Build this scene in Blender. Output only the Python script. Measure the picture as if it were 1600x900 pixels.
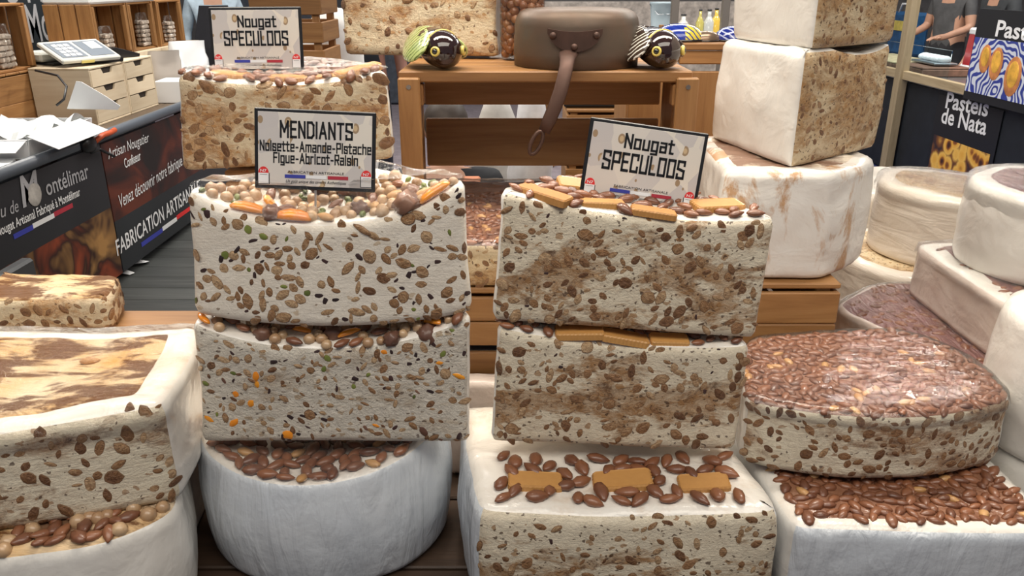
import bpy, math, random
from mathutils import Vector, Matrix, Euler, noise
from mathutils.bvhtree import BVHTree

for o in list(bpy.data.objects):
    bpy.data.objects.remove(o)
SC = bpy.context.scene
COL = SC.collection
R = math.radians
PI = math.pi

# ------------------------------------------------------------------ camera
CAMZ, PITCH, FPX = 1.55, R(21), 1250.0
cam = bpy.data.cameras.new('camera')
cam.sensor_width = 36.0
cam.lens = FPX / 1600 * 36
cam.clip_start = 0.02
camo = bpy.data.objects.new('camera', cam)
COL.objects.link(camo)
camo.location = (0, 0, CAMZ)
camo.rotation_euler = (R(90) - PITCH, 0, 0)
SC.camera = camo

# ------------------------------------------------------------------ world and light
w = bpy.data.worlds.new('hall_light')
SC.world = w
w.use_nodes = True
w.node_tree.nodes['Background'].inputs['Color'].default_value = (0.74, 0.83, 1.0, 1)
w.node_tree.nodes['Background'].inputs['Strength'].default_value = 0.17


def area(name, loc, rot, sx, sy, power, color):
    l = bpy.data.lights.new(name, 'AREA')
    l.shape = 'RECTANGLE'
    l.size, l.size_y = sx, sy
    l.energy = power
    l.color = color
    o = bpy.data.objects.new(name, l)
    COL.objects.link(o)
    o.location = loc
    o.rotation_euler = rot
    return o


area('strip_and_fill_light', (-0.1, 1.75, 2.75), (R(-6), 0, 0), 2.6, 0.35, 40, (1.0, 0.90, 0.76))
area('strip_and_fill_light', (0.1, 0.0, 2.9), (R(28), 0, 0), 3.2, 1.0, 40, (1.0, 0.92, 0.80))  # unseen front fill, added to brighten the faces towards the camera
area('hall_ceiling_light', (-2.6, 4.6, 3.9), (0, 0, 0), 2.5, 0.22, 110, (1.0, 0.93, 0.83))
area('hall_ceiling_light', (1.0, 6.0, 4.2), (0, 0, 0), 4.0, 0.22, 165, (1.0, 0.94, 0.85))
area('hall_ceiling_light', (4.0, 5.6, 3.9), (0, 0, 0), 2.5, 0.22, 95, (1.0, 0.97, 0.92))
for yy in (4.2, 5.6, 7.2, 9.2):
    area('hall_tube_light', (0, yy, 3.9), (0, 0, 0), 11.0, 0.10, 34, (1.0, 0.96, 0.90))
for k, x in enumerate((-0.75, -0.1, 0.55, 1.1)):
    l = bpy.data.lights.new('stall_spot', 'SPOT')
    l.energy = 15
    l.spot_size = R(80)
    l.spot_blend = 0.8
    l.shadow_soft_size = 0.05
    l.color = (1.0, 0.92, 0.80)
    o = bpy.data.objects.new('stall_spot', l)
    COL.objects.link(o)
    o.location = (x, 1.55 + 0.12 * (k % 2), 2.6)
    o.rotation_euler = (R(-8), 0, 0)

SC.view_settings.view_transform = 'Standard'
SC.view_settings.look = 'None'
SC.view_settings.gamma = 1
SC.view_settings.use_curve_mapping = False
SC.view_settings.exposure = 0.15


# ------------------------------------------------------------------ layout helpers
def ray(px, py):
    u = (px - 800) / FPX
    v = (450 - py) / FPX
    return Vector((u, math.cos(PITCH) + v * math.sin(PITCH), -math.sin(PITCH) + v * math.cos(PITCH)))


def at(px, py, Y):
    d = ray(px, py)
    return Vector((0, 0, CAMZ)) + d * (Y / d.y)


def atz(px, py, Z):
    d = ray(px, py)
    return Vector((0, 0, CAMZ)) + d * ((Z - CAMZ) / d.z)


def atx(px, py, X):
    d = ray(px, py)
    return Vector((0, 0, CAMZ)) + d * (X / d.x)


# ------------------------------------------------------------------ object helpers
def tag(o, label=None, cat=None, group=None, kind=None):
    if label: o['label'] = label
    if cat: o['category'] = cat
    if group: o['group'] = group
    if kind: o['kind'] = kind
    return o


def thing(name, label, cat, loc=(0, 0, 0), rz=0.0, group=None):
    o = bpy.data.objects.new(name, None)
    o.empty_display_size = 0.05
    COL.objects.link(o)
    o.location = loc
    o.rotation_euler = (0, 0, rz)
    return tag(o, label, cat, group)


def link(name, me, parent=None, loc=None, rot=None, scale=None):
    o = bpy.data.objects.new(name, me)
    COL.objects.link(o)
    if parent: o.parent = parent
    if loc is not None: o.location = loc
    if rot is not None: o.rotation_euler = rot
    if scale is not None: o.scale = scale
    return o


class MB:
    def __init__(s):
        s.v, s.f, s.m = [], [], []

    def add(s, vs, fs, mi=0):
        b = len(s.v)
        s.v += [tuple(p) for p in vs]
        s.f += [tuple(i + b for i in f) for f in fs]
        s.m += [mi] * len(fs) if isinstance(mi, int) else list(mi)

    def box(s, c, size, bev=0.0, rot=None, mi=0):
        hx, hy, hz = size[0] / 2, size[1] / 2, size[2] / 2
        b = min(bev, hx * .9, hy * .9, hz * .9)
        vs, idx = [], {}
        for sx in (-1, 1):
            for sy in (-1, 1):
                for sz in (-1, 1):
                    for a in range(3):
                        p = [sx * (hx - b), sy * (hy - b), sz * (hz - b)]
                        p[a] = (sx * hx, sy * hy, sz * hz)[a]
                        idx[(sx, sy, sz, a)] = len(vs)
                        vs.append(Vector(p))
        fs = []
        g = lambda sx, sy, sz, a: idx[(sx, sy, sz, a)]
        S = (-1, 1)
        for q in S:
            fs.append((g(q, -1, -1, 0), g(q, 1, -1, 0), g(q, 1, 1, 0), g(q, -1, 1, 0)))
            fs.append((g(-1, q, -1, 1), g(-1, q, 1, 1), g(1, q, 1, 1), g(1, q, -1, 1)))
            fs.append((g(-1, -1, q, 2), g(1, -1, q, 2), g(1, 1, q, 2), g(-1, 1, q, 2)))
        for q in S:
            for r in S:
                fs.append((g(-1, q, r, 1), g(1, q, r, 1), g(1, q, r, 2), g(-1, q, r, 2)))
                fs.append((g(q, -1, r, 0), g(q, 1, r, 0), g(q, 1, r, 2), g(q, -1, r, 2)))
                fs.append((g(q, r, -1, 0), g(q, r, 1, 0), g(q, r, 1, 1), g(q, r, -1, 1)))
        for a in S:
            for b2 in S:
                for c2 in S:
                    fs.append((g(a, b2, c2, 0), g(a, b2, c2, 1), g(a, b2, c2, 2)))
        # orient outward
        out = []
        for f in fs:
            p = [vs[i] for i in f]
            n = (p[1] - p[0]).cross(p[2] - p[0])
            cc = sum(p, Vector()) / len(p)
            out.append(f if n.dot(cc) >= 0 else tuple(reversed(f)))
        M = rot.to_matrix() if rot is not None else None
        c = Vector(c)
        vs = [(M @ p if M else p) + c for p in vs]
        s.add(vs, out, mi)
        return s

    def tube(s, pts, rad, n=8, caps=True, mi=0, flat=1.0):
        pts = [Vector(p) for p in pts]
        if not isinstance(rad, (list, tuple)): rad = [rad] * len(pts)
        vs, fs = [], []
        up = Vector((0, 0, 1))
        prev = None
        for i, p in enumerate(pts):
            t = (pts[min(i + 1, len(pts) - 1)] - pts[max(i - 1, 0)]).normalized()
            if prev is None:
                a = t.cross(up)
                if a.length < 1e-3: a = t.cross(Vector((1, 0, 0)))
            else:
                a = prev - t * prev.dot(t)
            a.normalize()
            prev = a.copy()
            b = t.cross(a)
            for k in range(n):
                an = 2 * PI * k / n
                vs.append(p + a * math.cos(an) * rad[i] + b * math.sin(an) * rad[i] * flat)
        for i in range(len(pts) - 1):
            for k in range(n):
                k2 = (k + 1) % n
                fs.append((i * n + k, i * n + k2, (i + 1) * n + k2, (i + 1) * n + k))
        if caps:
            fs.append(tuple(reversed(range(n))))
            fs.append(tuple((len(pts) - 1) * n + k for k in range(n)))
        s.add(vs, fs, mi)
        return s

    def lathe(s, prof, n=24, c=(0, 0, 0), mi=0):
        vs, fs = [], []
        for r, z in prof:
            for k in range(n):
                a = 2 * PI * k / n
                vs.append((c[0] + r * math.cos(a), c[1] + r * math.sin(a), c[2] + z))
        for i in range(len(prof) - 1):
            for k in range(n):
                k2 = (k + 1) % n
                fs.append((i * n + k, i * n + k2, (i + 1) * n + k2, (i + 1) * n + k))
        fs.append(tuple(reversed(range(n))))
        fs.append(tuple((len(prof) - 1) * n + k for k in range(n)))
        s.add(vs, fs, mi)
        return s

    def prism(s, poly, h0, h1, axis='z', mi=0):
        """poly in two axes, extruded along third"""
        n = len(poly)
        mk = {'z': lambda a, b, h: (a, b, h), 'y': lambda a, b, h: (a, h, b), 'x': lambda a, b, h: (h, a, b)}[axis]
        vs = [mk(a, b, h0) for a, b in poly] + [mk(a, b, h1) for a, b in poly]
        fs = [tuple(reversed(range(n))), tuple(range(n, 2 * n))]
        for i in range(n):
            j = (i + 1) % n
            fs.append((i, j, n + j, n + i))
        s.add(vs, fs, mi)
        return s

    def mesh(s, name, mats, smooth=False):
        me = bpy.data.meshes.new(name)
        me.from_pydata(s.v, [], s.f)
        for m in (mats if isinstance(mats, (list, tuple)) else [mats]): me.materials.append(m)
        me.polygons.foreach_set('material_index', s.m)
        if smooth: me.polygons.foreach_set('use_smooth', [True] * len(s.f))
        me.update()
        return me

    def build(s, name, mats, parent=None, smooth=False, loc=None, rot=None):
        return link(name, s.mesh(name, mats, smooth), parent, loc, rot)


# ------------------------------------------------------------------ materials
class NT:
    def __init__(s, name):
        s.mat = bpy.data.materials.new(name)
        s.mat.use_nodes = True
        s.t = s.mat.node_tree
        s.b = s.t.nodes['Principled BSDF']

    def n(s, typ, **kw):
        nd = s.t.nodes.new(typ)
        for k, v in kw.items():
            if k in nd.inputs: nd.inputs[k].default_value = v
            else: setattr(nd, k, v)
        return nd

    def l(s, a, b):
        s.t.links.new(a, b)

    def coords(s, scale=(1, 1, 1), rnd=True, kind='Object'):
        tc = s.n('ShaderNodeTexCoord')
        mp = s.n('ShaderNodeMapping')
        mp.inputs['Scale'].default_value = scale
        if rnd:
            oi = s.n('ShaderNodeObjectInfo')
            m = s.n('ShaderNodeMath', operation='MULTIPLY')
            m.inputs[1].default_value = 37.0
            s.l(oi.outputs['Random'], m.inputs[0])
            ad = s.n('ShaderNodeVectorMath', operation='ADD')
            s.l(tc.outputs[kind], ad.inputs[0])
            s.l(m.outputs[0], ad.inputs[1])
            s.l(ad.outputs[0], mp.inputs['Vector'])
        else:
            s.l(tc.outputs[kind], mp.inputs['Vector'])
        return mp.outputs[0]

    def noise(s, vec, scale, detail=4, rough=0.55, dist=0.0):
        nd = s.n('ShaderNodeTexNoise')
        nd.inputs['Scale'].default_value = scale
        nd.inputs['Detail'].default_value = detail
        nd.inputs['Roughness'].default_value = rough
        nd.inputs['Distortion'].default_value = dist
        s.l(vec, nd.inputs['Vector'])
        return nd.outputs['Fac']

    def ramp(s, fac, stops):
        r = s.n('ShaderNodeValToRGB')
        e = r.color_ramp.elements
        while len(e) < len(stops): e.new(0.5)
        for el, (p, c) in zip(e, stops):
            el.position = p
            el.color = tuple(c) + (1,) if len(c) == 3 else c
        s.l(fac, r.inputs[0])
        return r.outputs[0]

    def mix(s, fac, a, b, mode='MIX'):
        m = s.n('ShaderNodeMix', data_type='RGBA', blend_type=mode)
        for inp, v in ((m.inputs[0], fac), (m.inputs[6], a), (m.inputs[7], b)):
            if hasattr(v, 'links'): s.l(v, inp)
            elif isinstance(v, (int, float)): inp.default_value = v
            else: inp.default_value = tuple(v) + (1,) if len(v) == 3 else v
        return m.outputs[2]

    def math(s, op, a, b=0.0):
        m = s.n('ShaderNodeMath', operation=op)
        for i, v in enumerate((a, b)):
            if hasattr(v, 'links'): s.l(v, m.inputs[i])
            else: m.inputs[i].default_value = v
        return m.outputs[0]

    def bump(s, h, strength=0.3, dist=0.01, normal=None):
        b = s.n('ShaderNodeBump')
        b.inputs['Strength'].default_value = strength
        b.inputs['Distance'].default_value = dist
        s.l(h, b.inputs['Height'])
        if normal is not None: s.l(normal, b.inputs['Normal'])
        return b.outputs[0]

    def set(s, **kw):
        for k, v in kw.items():
            k = k.replace('_', ' ')
            inp = s.b.inputs[k]
            if hasattr(v, 'links'): s.l(v, inp)
            elif isinstance(v, (tuple, list)) and len(v) == 3: inp.default_value = tuple(v) + (1,)
            else: inp.default_value = v
        return s


def plain(name, col, rough=0.5, metal=0.0, coat=0.0, var=0.0, spec=0.5):
    m = NT(name)
    m.set(Roughness=rough, Metallic=metal, Coat_Weight=coat, Specular_IOR_Level=spec)
    if var > 0:
        v = m.coords()
        nz = m.noise(v, 14, 4)
        d = tuple(max(0, c * (1 - var)) for c in col)
        b = tuple(min(1, c * (1 + var * .6)) for c in col)
        m.set(Base_Color=m.ramp(nz, [(0.3, d), (0.7, b)]))
    else:
        m.set(Base_Color=col)
    return m.mat


def wood(name, c1, c2, c3, rough=0.55, grain=1.0):
    m = NT(name)
    v = m.coords((1.6 * grain, 22 * grain, 22 * grain))
    n1 = m.noise(v, 1.6, 6, 0.6, 0.9)
    v2 = m.coords((6, 130, 130))
    n2 = m.noise(v2, 1.2, 3)
    base = m.ramp(n1, [(0.25, c1), (0.5, c2), (0.75, c3)])
    col = m.mix(m.math('MULTIPLY', n2, 0.35), base, c1)
    oi = m.n('ShaderNodeObjectInfo')
    hs = m.n('ShaderNodeHueSaturation')
    mr = m.n('ShaderNodeMapRange')
    mr.inputs['To Min'].default_value = 0.8
    mr.inputs['To Max'].default_value = 1.15
    m.l(oi.outputs['Random'], mr.inputs['Value'])
    m.l(mr.outputs[0], hs.inputs['Value'])
    m.l(col, hs.inputs['Color'])
    m.set(Base_Color=hs.outputs[0], Roughness=rough)
    m.set(Normal=m.bump(n2, 0.25, 0.002))
    return m.mat


def nougat_cut(name, cream, light, dark, lo, hi, speck=0.5, stretch=2.4, rough_bump=0.5, streak=0.12, bits=0.25, band=0.0):
    """cut face of nougat: cream ground, crumbly brown clouds, chopped nut bits, dark crumbs, wrap sheen"""
    m = NT(name)
    v = m.coords((1, 1, stretch))
    big = m.noise(v, 8.0, 10, 0.68, 0.5)
    if band:
        tc = m.n('ShaderNodeTexCoord')
        sx = m.n('ShaderNodeSeparateXYZ')
        m.l(tc.outputs['Object'], sx.inputs[0])
        dz = m.math('ABSOLUTE', m.math('SUBTRACT', sx.outputs[2], 0.085))
        big = m.math('ADD', big, m.math('SUBTRACT', band * 0.055, m.math('MULTIPLY', dz, band)))
    stain = m.ramp(big, [(lo, (0, 0, 0)), (hi, (1, 1, 1))])
    v2 = m.coords((1, 1, 1.3))
    mid = m.noise(v2, 46, 7, 0.72, 0.5)
    fine = m.noise(v2, 190, 4, 0.7, 0.3)
    midr = m.ramp(mid, [(0.42, (0, 0, 0)), (0.60, (1, 1, 1))])
    finer = m.ramp(fine, [(0.36, (0, 0, 0)), (0.64, (1, 1, 1))])
    col = m.mix(m.math('MULTIPLY', midr, 0.12), cream, light)
    col = m.mix(m.math('MULTIPLY', stain, m.math('ADD', m.math('MULTIPLY', midr, .35), .60)), col, light)
    dk = m.math('MULTIPLY', stain, m.ramp(m.noise(v2, 30, 9, 0.78, 0.8), [(0.50, (0, 0, 0)), (0.62, (1, 1, 1))]))
    col = m.mix(m.math('MULTIPLY', dk, .85), col, dark)
    # chopped bits of nut, too small to lie there one by one
    wob = m.n('ShaderNodeVectorMath', operation='ADD')
    wsc = m.n('ShaderNodeVectorMath', operation='SCALE')
    nc = m.n('ShaderNodeTexNoise')
    nc.inputs['Scale'].default_value = 90
    m.l(v2, nc.inputs['Vector'])
    m.l(nc.outputs['Color'], wsc.inputs[0])
    wsc.inputs['Scale'].default_value = 0.016
    m.l(v2, wob.inputs[0])
    m.l(wsc.outputs[0], wob.inputs[1])
    hb = None
    for sc, th, pk, c2, amt in ((62, .34, bits, light, .75), (120, .30, speck, tuple(q * .6 for q in dark), .8)):
        vo = m.n('ShaderNodeTexVoronoi')
        vo.inputs['Scale'].default_value = sc
        m.l(wob.outputs[0], vo.inputs['Vector'])
        pick = m.n('ShaderNodeSeparateColor')
        m.l(vo.outputs['Color'], pick.inputs[0])
        f = m.math('MULTIPLY', m.math('LESS_THAN', vo.outputs['Distance'], th), m.math('LESS_THAN', pick.outputs[0], pk))
        col = m.mix(m.math('MULTIPLY', f, amt), col, c2)
        hb = f if hb is None else m.math('ADD', hb, f)
    col = m.mix(m.math('MULTIPLY', finer, .10), col, tuple(q * .6 for q in light))
    vs = m.coords((3, 3, 60))
    st = m.noise(vs, 3.0, 5, 0.6, 1.2)
    h = m.math('ADD', m.math('MULTIPLY', mid, 0.9), m.math('MULTIPLY', st, streak))
    h = m.math('ADD', h, m.math('MULTIPLY', fine, .35))
    h = m.math('ADD', h, m.math('MULTIPLY', hb, .12))
    b1 = m.bump(h, rough_bump, 0.010)
    m.set(Base_Color=col, Roughness=0.55, Normal=b1, Coat_Weight=0.45, Coat_Roughness=0.18)
    vw = m.coords((4, 4, 14))
    wr = m.noise(vw, 3.5, 3, 0.5, 1.0)
    m.set(Coat_Normal=m.bump(wr, 0.5, 0.012))
    return m.mat


def nougat_skin(name, c1, c2, stain=None, coat=0.6, wrinkle=(4, 4, 4), wstr=0.35, lo=0.60, hi=0.75, svec=(1, 1, .55), sscale=5.5, spec=.5):
    m = NT(name)
    v = m.coords((1, 1, 1))
    n1 = m.noise(v, 6, 5, 0.6, 0.4)
    col = m.ramp(n1, [(0.3, c1), (0.7, c2)])
    if stain:
        vs = m.coords(svec)
        s1 = m.ramp(m.noise(vs, sscale, 8, 0.68, 0.5), [(lo, (0, 0, 0)), (hi, (1, 1, 1))])
        col = m.mix(m.math('MULTIPLY', s1, 0.85), col, stain)
    vw = m.coords(wrinkle)
    wr = m.noise(vw, 3.0, 4, 0.5, 0.7)
    fine = m.noise(v, 60, 3)
    h = m.math('ADD', wr, m.math('MULTIPLY', fine, 0.12))
    b = m.bump(h, wstr, 0.02)
    m.set(Base_Color=col, Roughness=0.42, Normal=b, Coat_Weight=coat, Coat_Roughness=0.12, Coat_Normal=b, Specular_IOR_Level=spec)
    return m.mat


def nutmat(name, c1, c2, rough=0.4, coat=0.3, scale=4):
    m = NT(name)
    oi = m.n('ShaderNodeObjectInfo')
    v = m.coords((1, 1, 1))
    nz = m.noise(v, scale, 4)
    f = m.math('ADD', m.math('MULTIPLY', oi.outputs['Random'], 0.6), m.math('MULTIPLY', nz, 0.5))
    m.set(Base_Color=m.ramp(f, [(0.15, c1), (0.9, c2)]), Roughness=rough, Coat_Weight=coat, Coat_Roughness=0.15)
    return m.mat


def filmmat(name, haze=0.01, gloss=0.02, stretch=(3, 22, 3), bstr=0.6):
    m = NT(name)
    t = m.t
    out = t.nodes['Material Output']
    t.nodes.remove(m.b)
    v = m.coords(stretch)
    wr = m.noise(v, 4.0, 5, 0.6, 1.4)
    bp = m.bump(wr, bstr, 0.012)
    gl = m.n('ShaderNodeBsdfGlossy')
    gl.inputs['Roughness'].default_value = 0.04
    m.l(bp, gl.inputs['Normal'])
    df = m.n('ShaderNodeBsdfDiffuse')
    df.inputs['Color'].default_value = (0.85, 0.87, 0.9, 1)
    m.l(bp, df.inputs['Normal'])
    tr = m.n('ShaderNodeBsdfTransparent')
    fr = m.n('ShaderNodeFresnel')
    fr.inputs['IOR'].default_value = 1.35
    m1 = m.n('ShaderNodeMixShader')
    m1.inputs[0].default_value = haze
    m.l(tr.outputs[0], m1.inputs[1])
    m.l(df.outputs[0], m1.inputs[2])
    m2 = m.n('ShaderNodeMixShader')
    m.l(m.math('ADD', m.math('MULTIPLY', fr.outputs[0], 0.7), gloss), m2.inputs[0])
    m.l(m1.outputs[0], m2.inputs[1])
    m.l(gl.outputs[0], m2.inputs[2])
    m.l(m2.outputs[0], out.inputs['Surface'])
    return m.mat


def slicemat(name, c1, c2, rimc):
    """cut nut: mottled flesh, thin darker outline towards the skin"""
    m = NT(name)
    oi = m.n('ShaderNodeObjectInfo')
    v = m.coords((1, 1, 1))
    nz = m.noise(v, 3.2, 5, .65, .6)
    f = m.math('ADD', m.math('MULTIPLY', oi.outputs['Random'], 0.75), m.math('MULTIPLY', m.math('SUBTRACT', nz, .5), 1.5))
    col = m.ramp(f, [(0.05, c1), (0.95, c2)])
    col = m.mix(m.ramp(m.noise(v, 5.0, 3), [(.56, (0, 0, 0)), (.70, (.7, .7, .7))]), col, rimc)
    m.set(Base_Color=col, Roughness=.5, Coat_Weight=.35, Coat_Roughness=.18, Normal=m.bump(nz, .5, .15))
    return m.mat


M = {}
M['cut_spec'] = nougat_cut('speculoos_nougat_cut', (0.86, 0.76, 0.58), (0.36, 0.175, 0.055), (0.09, 0.033, 0.009), 0.50, 0.585, 0.34, rough_bump=.6, bits=.20, band=1.9)
M['cut_spec_pale'] = nougat_cut('speculoos_nougat_pale', (0.84, 0.70, 0.48), (0.52, 0.25, 0.075), (0.24, 0.08, 0.02), 0.45, 0.58, 0.12, rough_bump=.8, bits=.34)
M['cut_mend'] = nougat_cut('mendiant_nougat_cut', (0.86, 0.79, 0.68), (0.60, 0.45, 0.29), (0.30, 0.19, 0.10), 0.60, 0.85, 0.05, rough_bump=0.4, streak=.2, bits=.04)
M['cut_mend_rough'] = nougat_cut('mendiant_nougat_rough', (0.88, 0.81, 0.69), (0.52, 0.36, 0.21), (0.20, 0.11, 0.06), 0.53, 0.70, 0.16, rough_bump=1.0, streak=.08, bits=.22)
M['cut_almond'] = nougat_cut('almond_nougat_cut', (0.86, 0.77, 0.59), (0.36, 0.19, 0.085), (0.10, 0.04, 0.02), 0.48, 0.60, 0.12, rough_bump=.6, streak=.3, bits=.12)
M['cut_dense'] = nougat_cut('dense_nougat_cut', (0.80, 0.65, 0.42), (0.46, 0.24, 0.08), (0.17, 0.07, 0.02), 0.42, 0.56, 0.40, rough_bump=.7, bits=.3)
M['skin'] = nougat_skin('nougat_rind', (0.74, 0.70, 0.64), (0.84, 0.81, 0.75), wstr=.3)
M['skin_cool_shade'] = nougat_skin('nougat_rind_cool_shade', (0.62, 0.66, 0.71), (0.72, 0.75, 0.78), wrinkle=(9, 9, 1.6), wstr=0.5)  # rind with cool bluish shade put into its colour, for low faces
M['skin_stain'] = nougat_skin('nougat_rind_dusted', (0.78, 0.73, 0.66), (0.85, 0.81, 0.75), (0.50, 0.24, 0.07), wrinkle=(3, 3, 5), wstr=0.3, lo=.52, hi=.59, svec=(1.6, 1.6, .7))
M['skin_fold'] = nougat_skin('nougat_rind_folded', (0.72, 0.64, 0.54), (0.82, 0.75, 0.66), wrinkle=(2.0, 2.0, 9), wstr=0.35)
M['skin_pink'] = nougat_skin('nougat_rind_pink', (0.66, 0.54, 0.47), (0.78, 0.68, 0.61), wrinkle=(3, 3, 4), wstr=0.35)
M['top_white'] = nougat_skin('nougat_top', (0.82, 0.76, 0.68), (0.88, 0.84, 0.77), (0.55, 0.33, 0.15), coat=0.8, wrinkle=(6, 6, 6), wstr=0.3, lo=0.55, hi=0.8)
M['top_brown'] = nougat_skin('nougat_top_brown', (0.20, 0.085, 0.05), (0.36, 0.17, 0.09), coat=0.8, wrinkle=(10, 10, 10), wstr=0.5)
M['top_mixed'] = nougat_skin('nougat_top_caramel', (0.78, 0.66, 0.50), (0.84, 0.75, 0.62), (0.17, 0.055, 0.022), coat=0.5, wrinkle=(3, 20, 3), wstr=0.4, lo=0.42, hi=0.52)
M['top_streak'] = nougat_skin('nougat_top_streaked', (0.62, 0.34, 0.10), (0.84, 0.72, 0.54), (0.085, 0.018, 0.004), coat=0.0, wrinkle=(3, 22, 3), wstr=0.5, lo=0.46, hi=0.54, svec=(.6, 1.4, 1), sscale=12, spec=.05)
M['top_plum'] = nougat_skin('nougat_top_plum', (0.16, 0.055, 0.05), (0.32, 0.14, 0.12), (0.5, 0.36, 0.32), coat=1.0, wrinkle=(20, 4, 4), wstr=0.8)
M['almond'] = nutmat('almond_skin', (0.12, 0.040, 0.019), (0.30, 0.115, 0.05), 0.45, 0.5)
M['almond_pale'] = nutmat('almond_flesh', (0.48, 0.24, 0.08), (0.62, 0.36, 0.15), 0.5, 0.4)
M['flesh'] = slicemat('nut_flesh', (0.34, 0.17, 0.068), (0.72, 0.50, 0.29), (.28, .135, .055))
M['flesh_dark'] = slicemat('nut_flesh_toasted', (0.17, 0.07, 0.025), (0.44, 0.23, 0.10), (.12, .05, .02))
M['nutskin'] = nutmat('nut_skin', (0.11, 0.05, 0.02), (0.34, 0.20, 0.10), 0.5, 0.3, 3)
M['raisin'] = nutmat('raisin', (0.02, 0.012, 0.012), (0.07, 0.03, 0.025), 0.4, 0.5)
M['pistachio'] = nutmat('pistachio', (0.07, 0.10, 0.02), (0.24, 0.28, 0.06), 0.5, 0.3)
M['apricot'] = nutmat('apricot', (0.82, 0.22, 0.008), (0.95, 0.38, 0.02), 0.3, 0.8)
M['fig'] = nutmat('fig', (0.10, 0.04, 0.025), (0.26, 0.13, 0.08), 0.55, 0.4)
M['hazelnut'] = nutmat('hazelnut', (0.36, 0.20, 0.10), (0.62, 0.42, 0.24), 0.4, 0.6)
M['biscuit'] = nutmat('biscuit', (0.46, 0.21, 0.055), (0.60, 0.31, 0.09), 0.65, 0.35, 9)
M['film'] = filmmat('plastic_film')
M['film_streak'] = filmmat('plastic_film_streaked', 0.0, 0.025, (4, 26, 4), 1.0)
M['film_soft'] = filmmat('plastic_film_hazy', 0.02, 0.02, (4, 4, 4), 0.25)
M['pine'] = wood('crate_pine', (0.22, 0.095, 0.03), (0.36, 0.175, 0.058), (0.45, 0.24, 0.09))
M['pine_pale'] = wood('birch_ply', (0.66, 0.52, 0.35), (0.76, 0.63, 0.45), (0.82, 0.70, 0.52), grain=.6)
M['dark_wood'] = wood('dark_table_wood', (0.035, 0.02, 0.013), (0.06, 0.034, 0.02), (0.09, 0.05, 0.03))
M['grey_wood'] = wood('grey_floor_wood', (0.05, 0.055, 0.053), (0.085, 0.09, 0.088), (0.12, 0.125, 0.12), rough=.45)
M['beam'] = wood('stall_beam', (0.24, 0.18, 0.10), (0.36, 0.28, 0.17), (0.42, 0.33, 0.21))
M['black'] = plain('black_plastic', (0.012, 0.012, 0.014), 0.35)
M['white'] = plain('white_paper', (0.82, 0.83, 0.84), 0.6)
M['navy'] = plain('blue_print', (0.04, 0.05, 0.35), 0.5)
M['red'] = plain('red_print', (0.42, 0.03, 0.05), 0.5)
M['bright_red'] = plain('bright_red_print', (0.72, 0.03, 0.03), 0.5)


# ------------------------------------------------------------------ nut and fruit meshes
random.seed(5)


def almond_mesh(name, mat, sides=7, plump=0.36, width=0.55):
    mb = MB()
    vs, fs = [Vector((-0.5, 0, 0))], []
    prof = [(-0.38, 0.62), (-0.12, 1.0), (0.16, 0.86), (0.37, 0.42)]
    for x, r in prof:
        for k in range(sides):
            a = 2 * PI * k / sides
            j = 1 + random.uniform(-.05, .05)
            vs.append(Vector((x, math.cos(a) * r * width / 2 * j, math.sin(a) * r * plump / 2 * j)))
    vs.append(Vector((0.5, 0, 0)))
    for k in range(sides):
        k2 = (k + 1) % sides
        fs.append((0, 1 + k2, 1 + k))
        for i in range(3):
            fs.append((1 + i * sides + k, 1 + i * sides + k2, 1 + (i + 1) * sides + k2, 1 + (i + 1) * sides + k))
        fs.append((1 + 3 * sides + k, 1 + 3 * sides + k2, len(vs) - 1))
    mb.add(vs, fs)
    return mb.mesh(name, mat, True)


def blob_mesh(name, mat, rough=0.12, flat=0.85, n=9, rings=5):
    mb = MB()
    vs, fs = [Vector((0, 0, -.5 * flat))], []
    sd = random.uniform(0, 50)
    for i in range(1, rings):
        a = PI * i / rings
        for k in range(n):
            b = 2 * PI * k / n
            p = Vector((math.sin(a) * math.cos(b), math.sin(a) * math.sin(b), -math.cos(a)))
            p *= .5 * (1 + rough * noise.noise(p * 2.2 + Vector((sd, 0, 0))) * 2)
            p.z *= flat
            vs.append(p)
    vs.append(Vector((0, 0, .5 * flat)))
    for k in range(n):
        k2 = (k + 1) % n
        fs.append((0, 1 + k2, 1 + k))
        for i in range(rings - 2):
            fs.append((1 + i * n + k, 1 + i * n + k2, 1 + (i + 1) * n + k2, 1 + (i + 1) * n + k))
        fs.append((1 + (rings - 2) * n + k, 1 + (rings - 2) * n + k2, len(vs) - 1))
    mb.add(vs, fs)
    return mb.mesh(name, mat, True)


def slice_mesh(name, flesh, skin, asp=0.6, n=12, point=0.0, jag=0.12):
    """a nut cut through by the knife: domed disc with a darker skin ring; length 1 on X, normal +Z"""
    mb = MB()
    vs, fs, ms = [Vector((0, 0, 0.06))], [], []
    js = [1 + random.uniform(-jag, jag) for _ in range(n)]
    for rr, z in ((0.86, 0.05), (1.0, -0.03)):
        for k in range(n):
            a = 2 * PI * k / n
            x = math.cos(a)
            y = math.sin(a) * (1 - point * max(0, x) ** 2 * .55)
            vs.append(Vector((x * .5 * rr * js[k], y * .5 * asp * rr * js[k], z)))
    for k in range(n):
        k2 = (k + 1) % n
        fs.append((0, 1 + k, 1 + k2)); ms.append(0)
        fs.append((1 + k, 1 + n + k, 1 + n + k2, 1 + k2)); ms.append(1)
    mb.add(vs, fs, ms)
    return mb.mesh(name, [flesh, skin], True)


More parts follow.
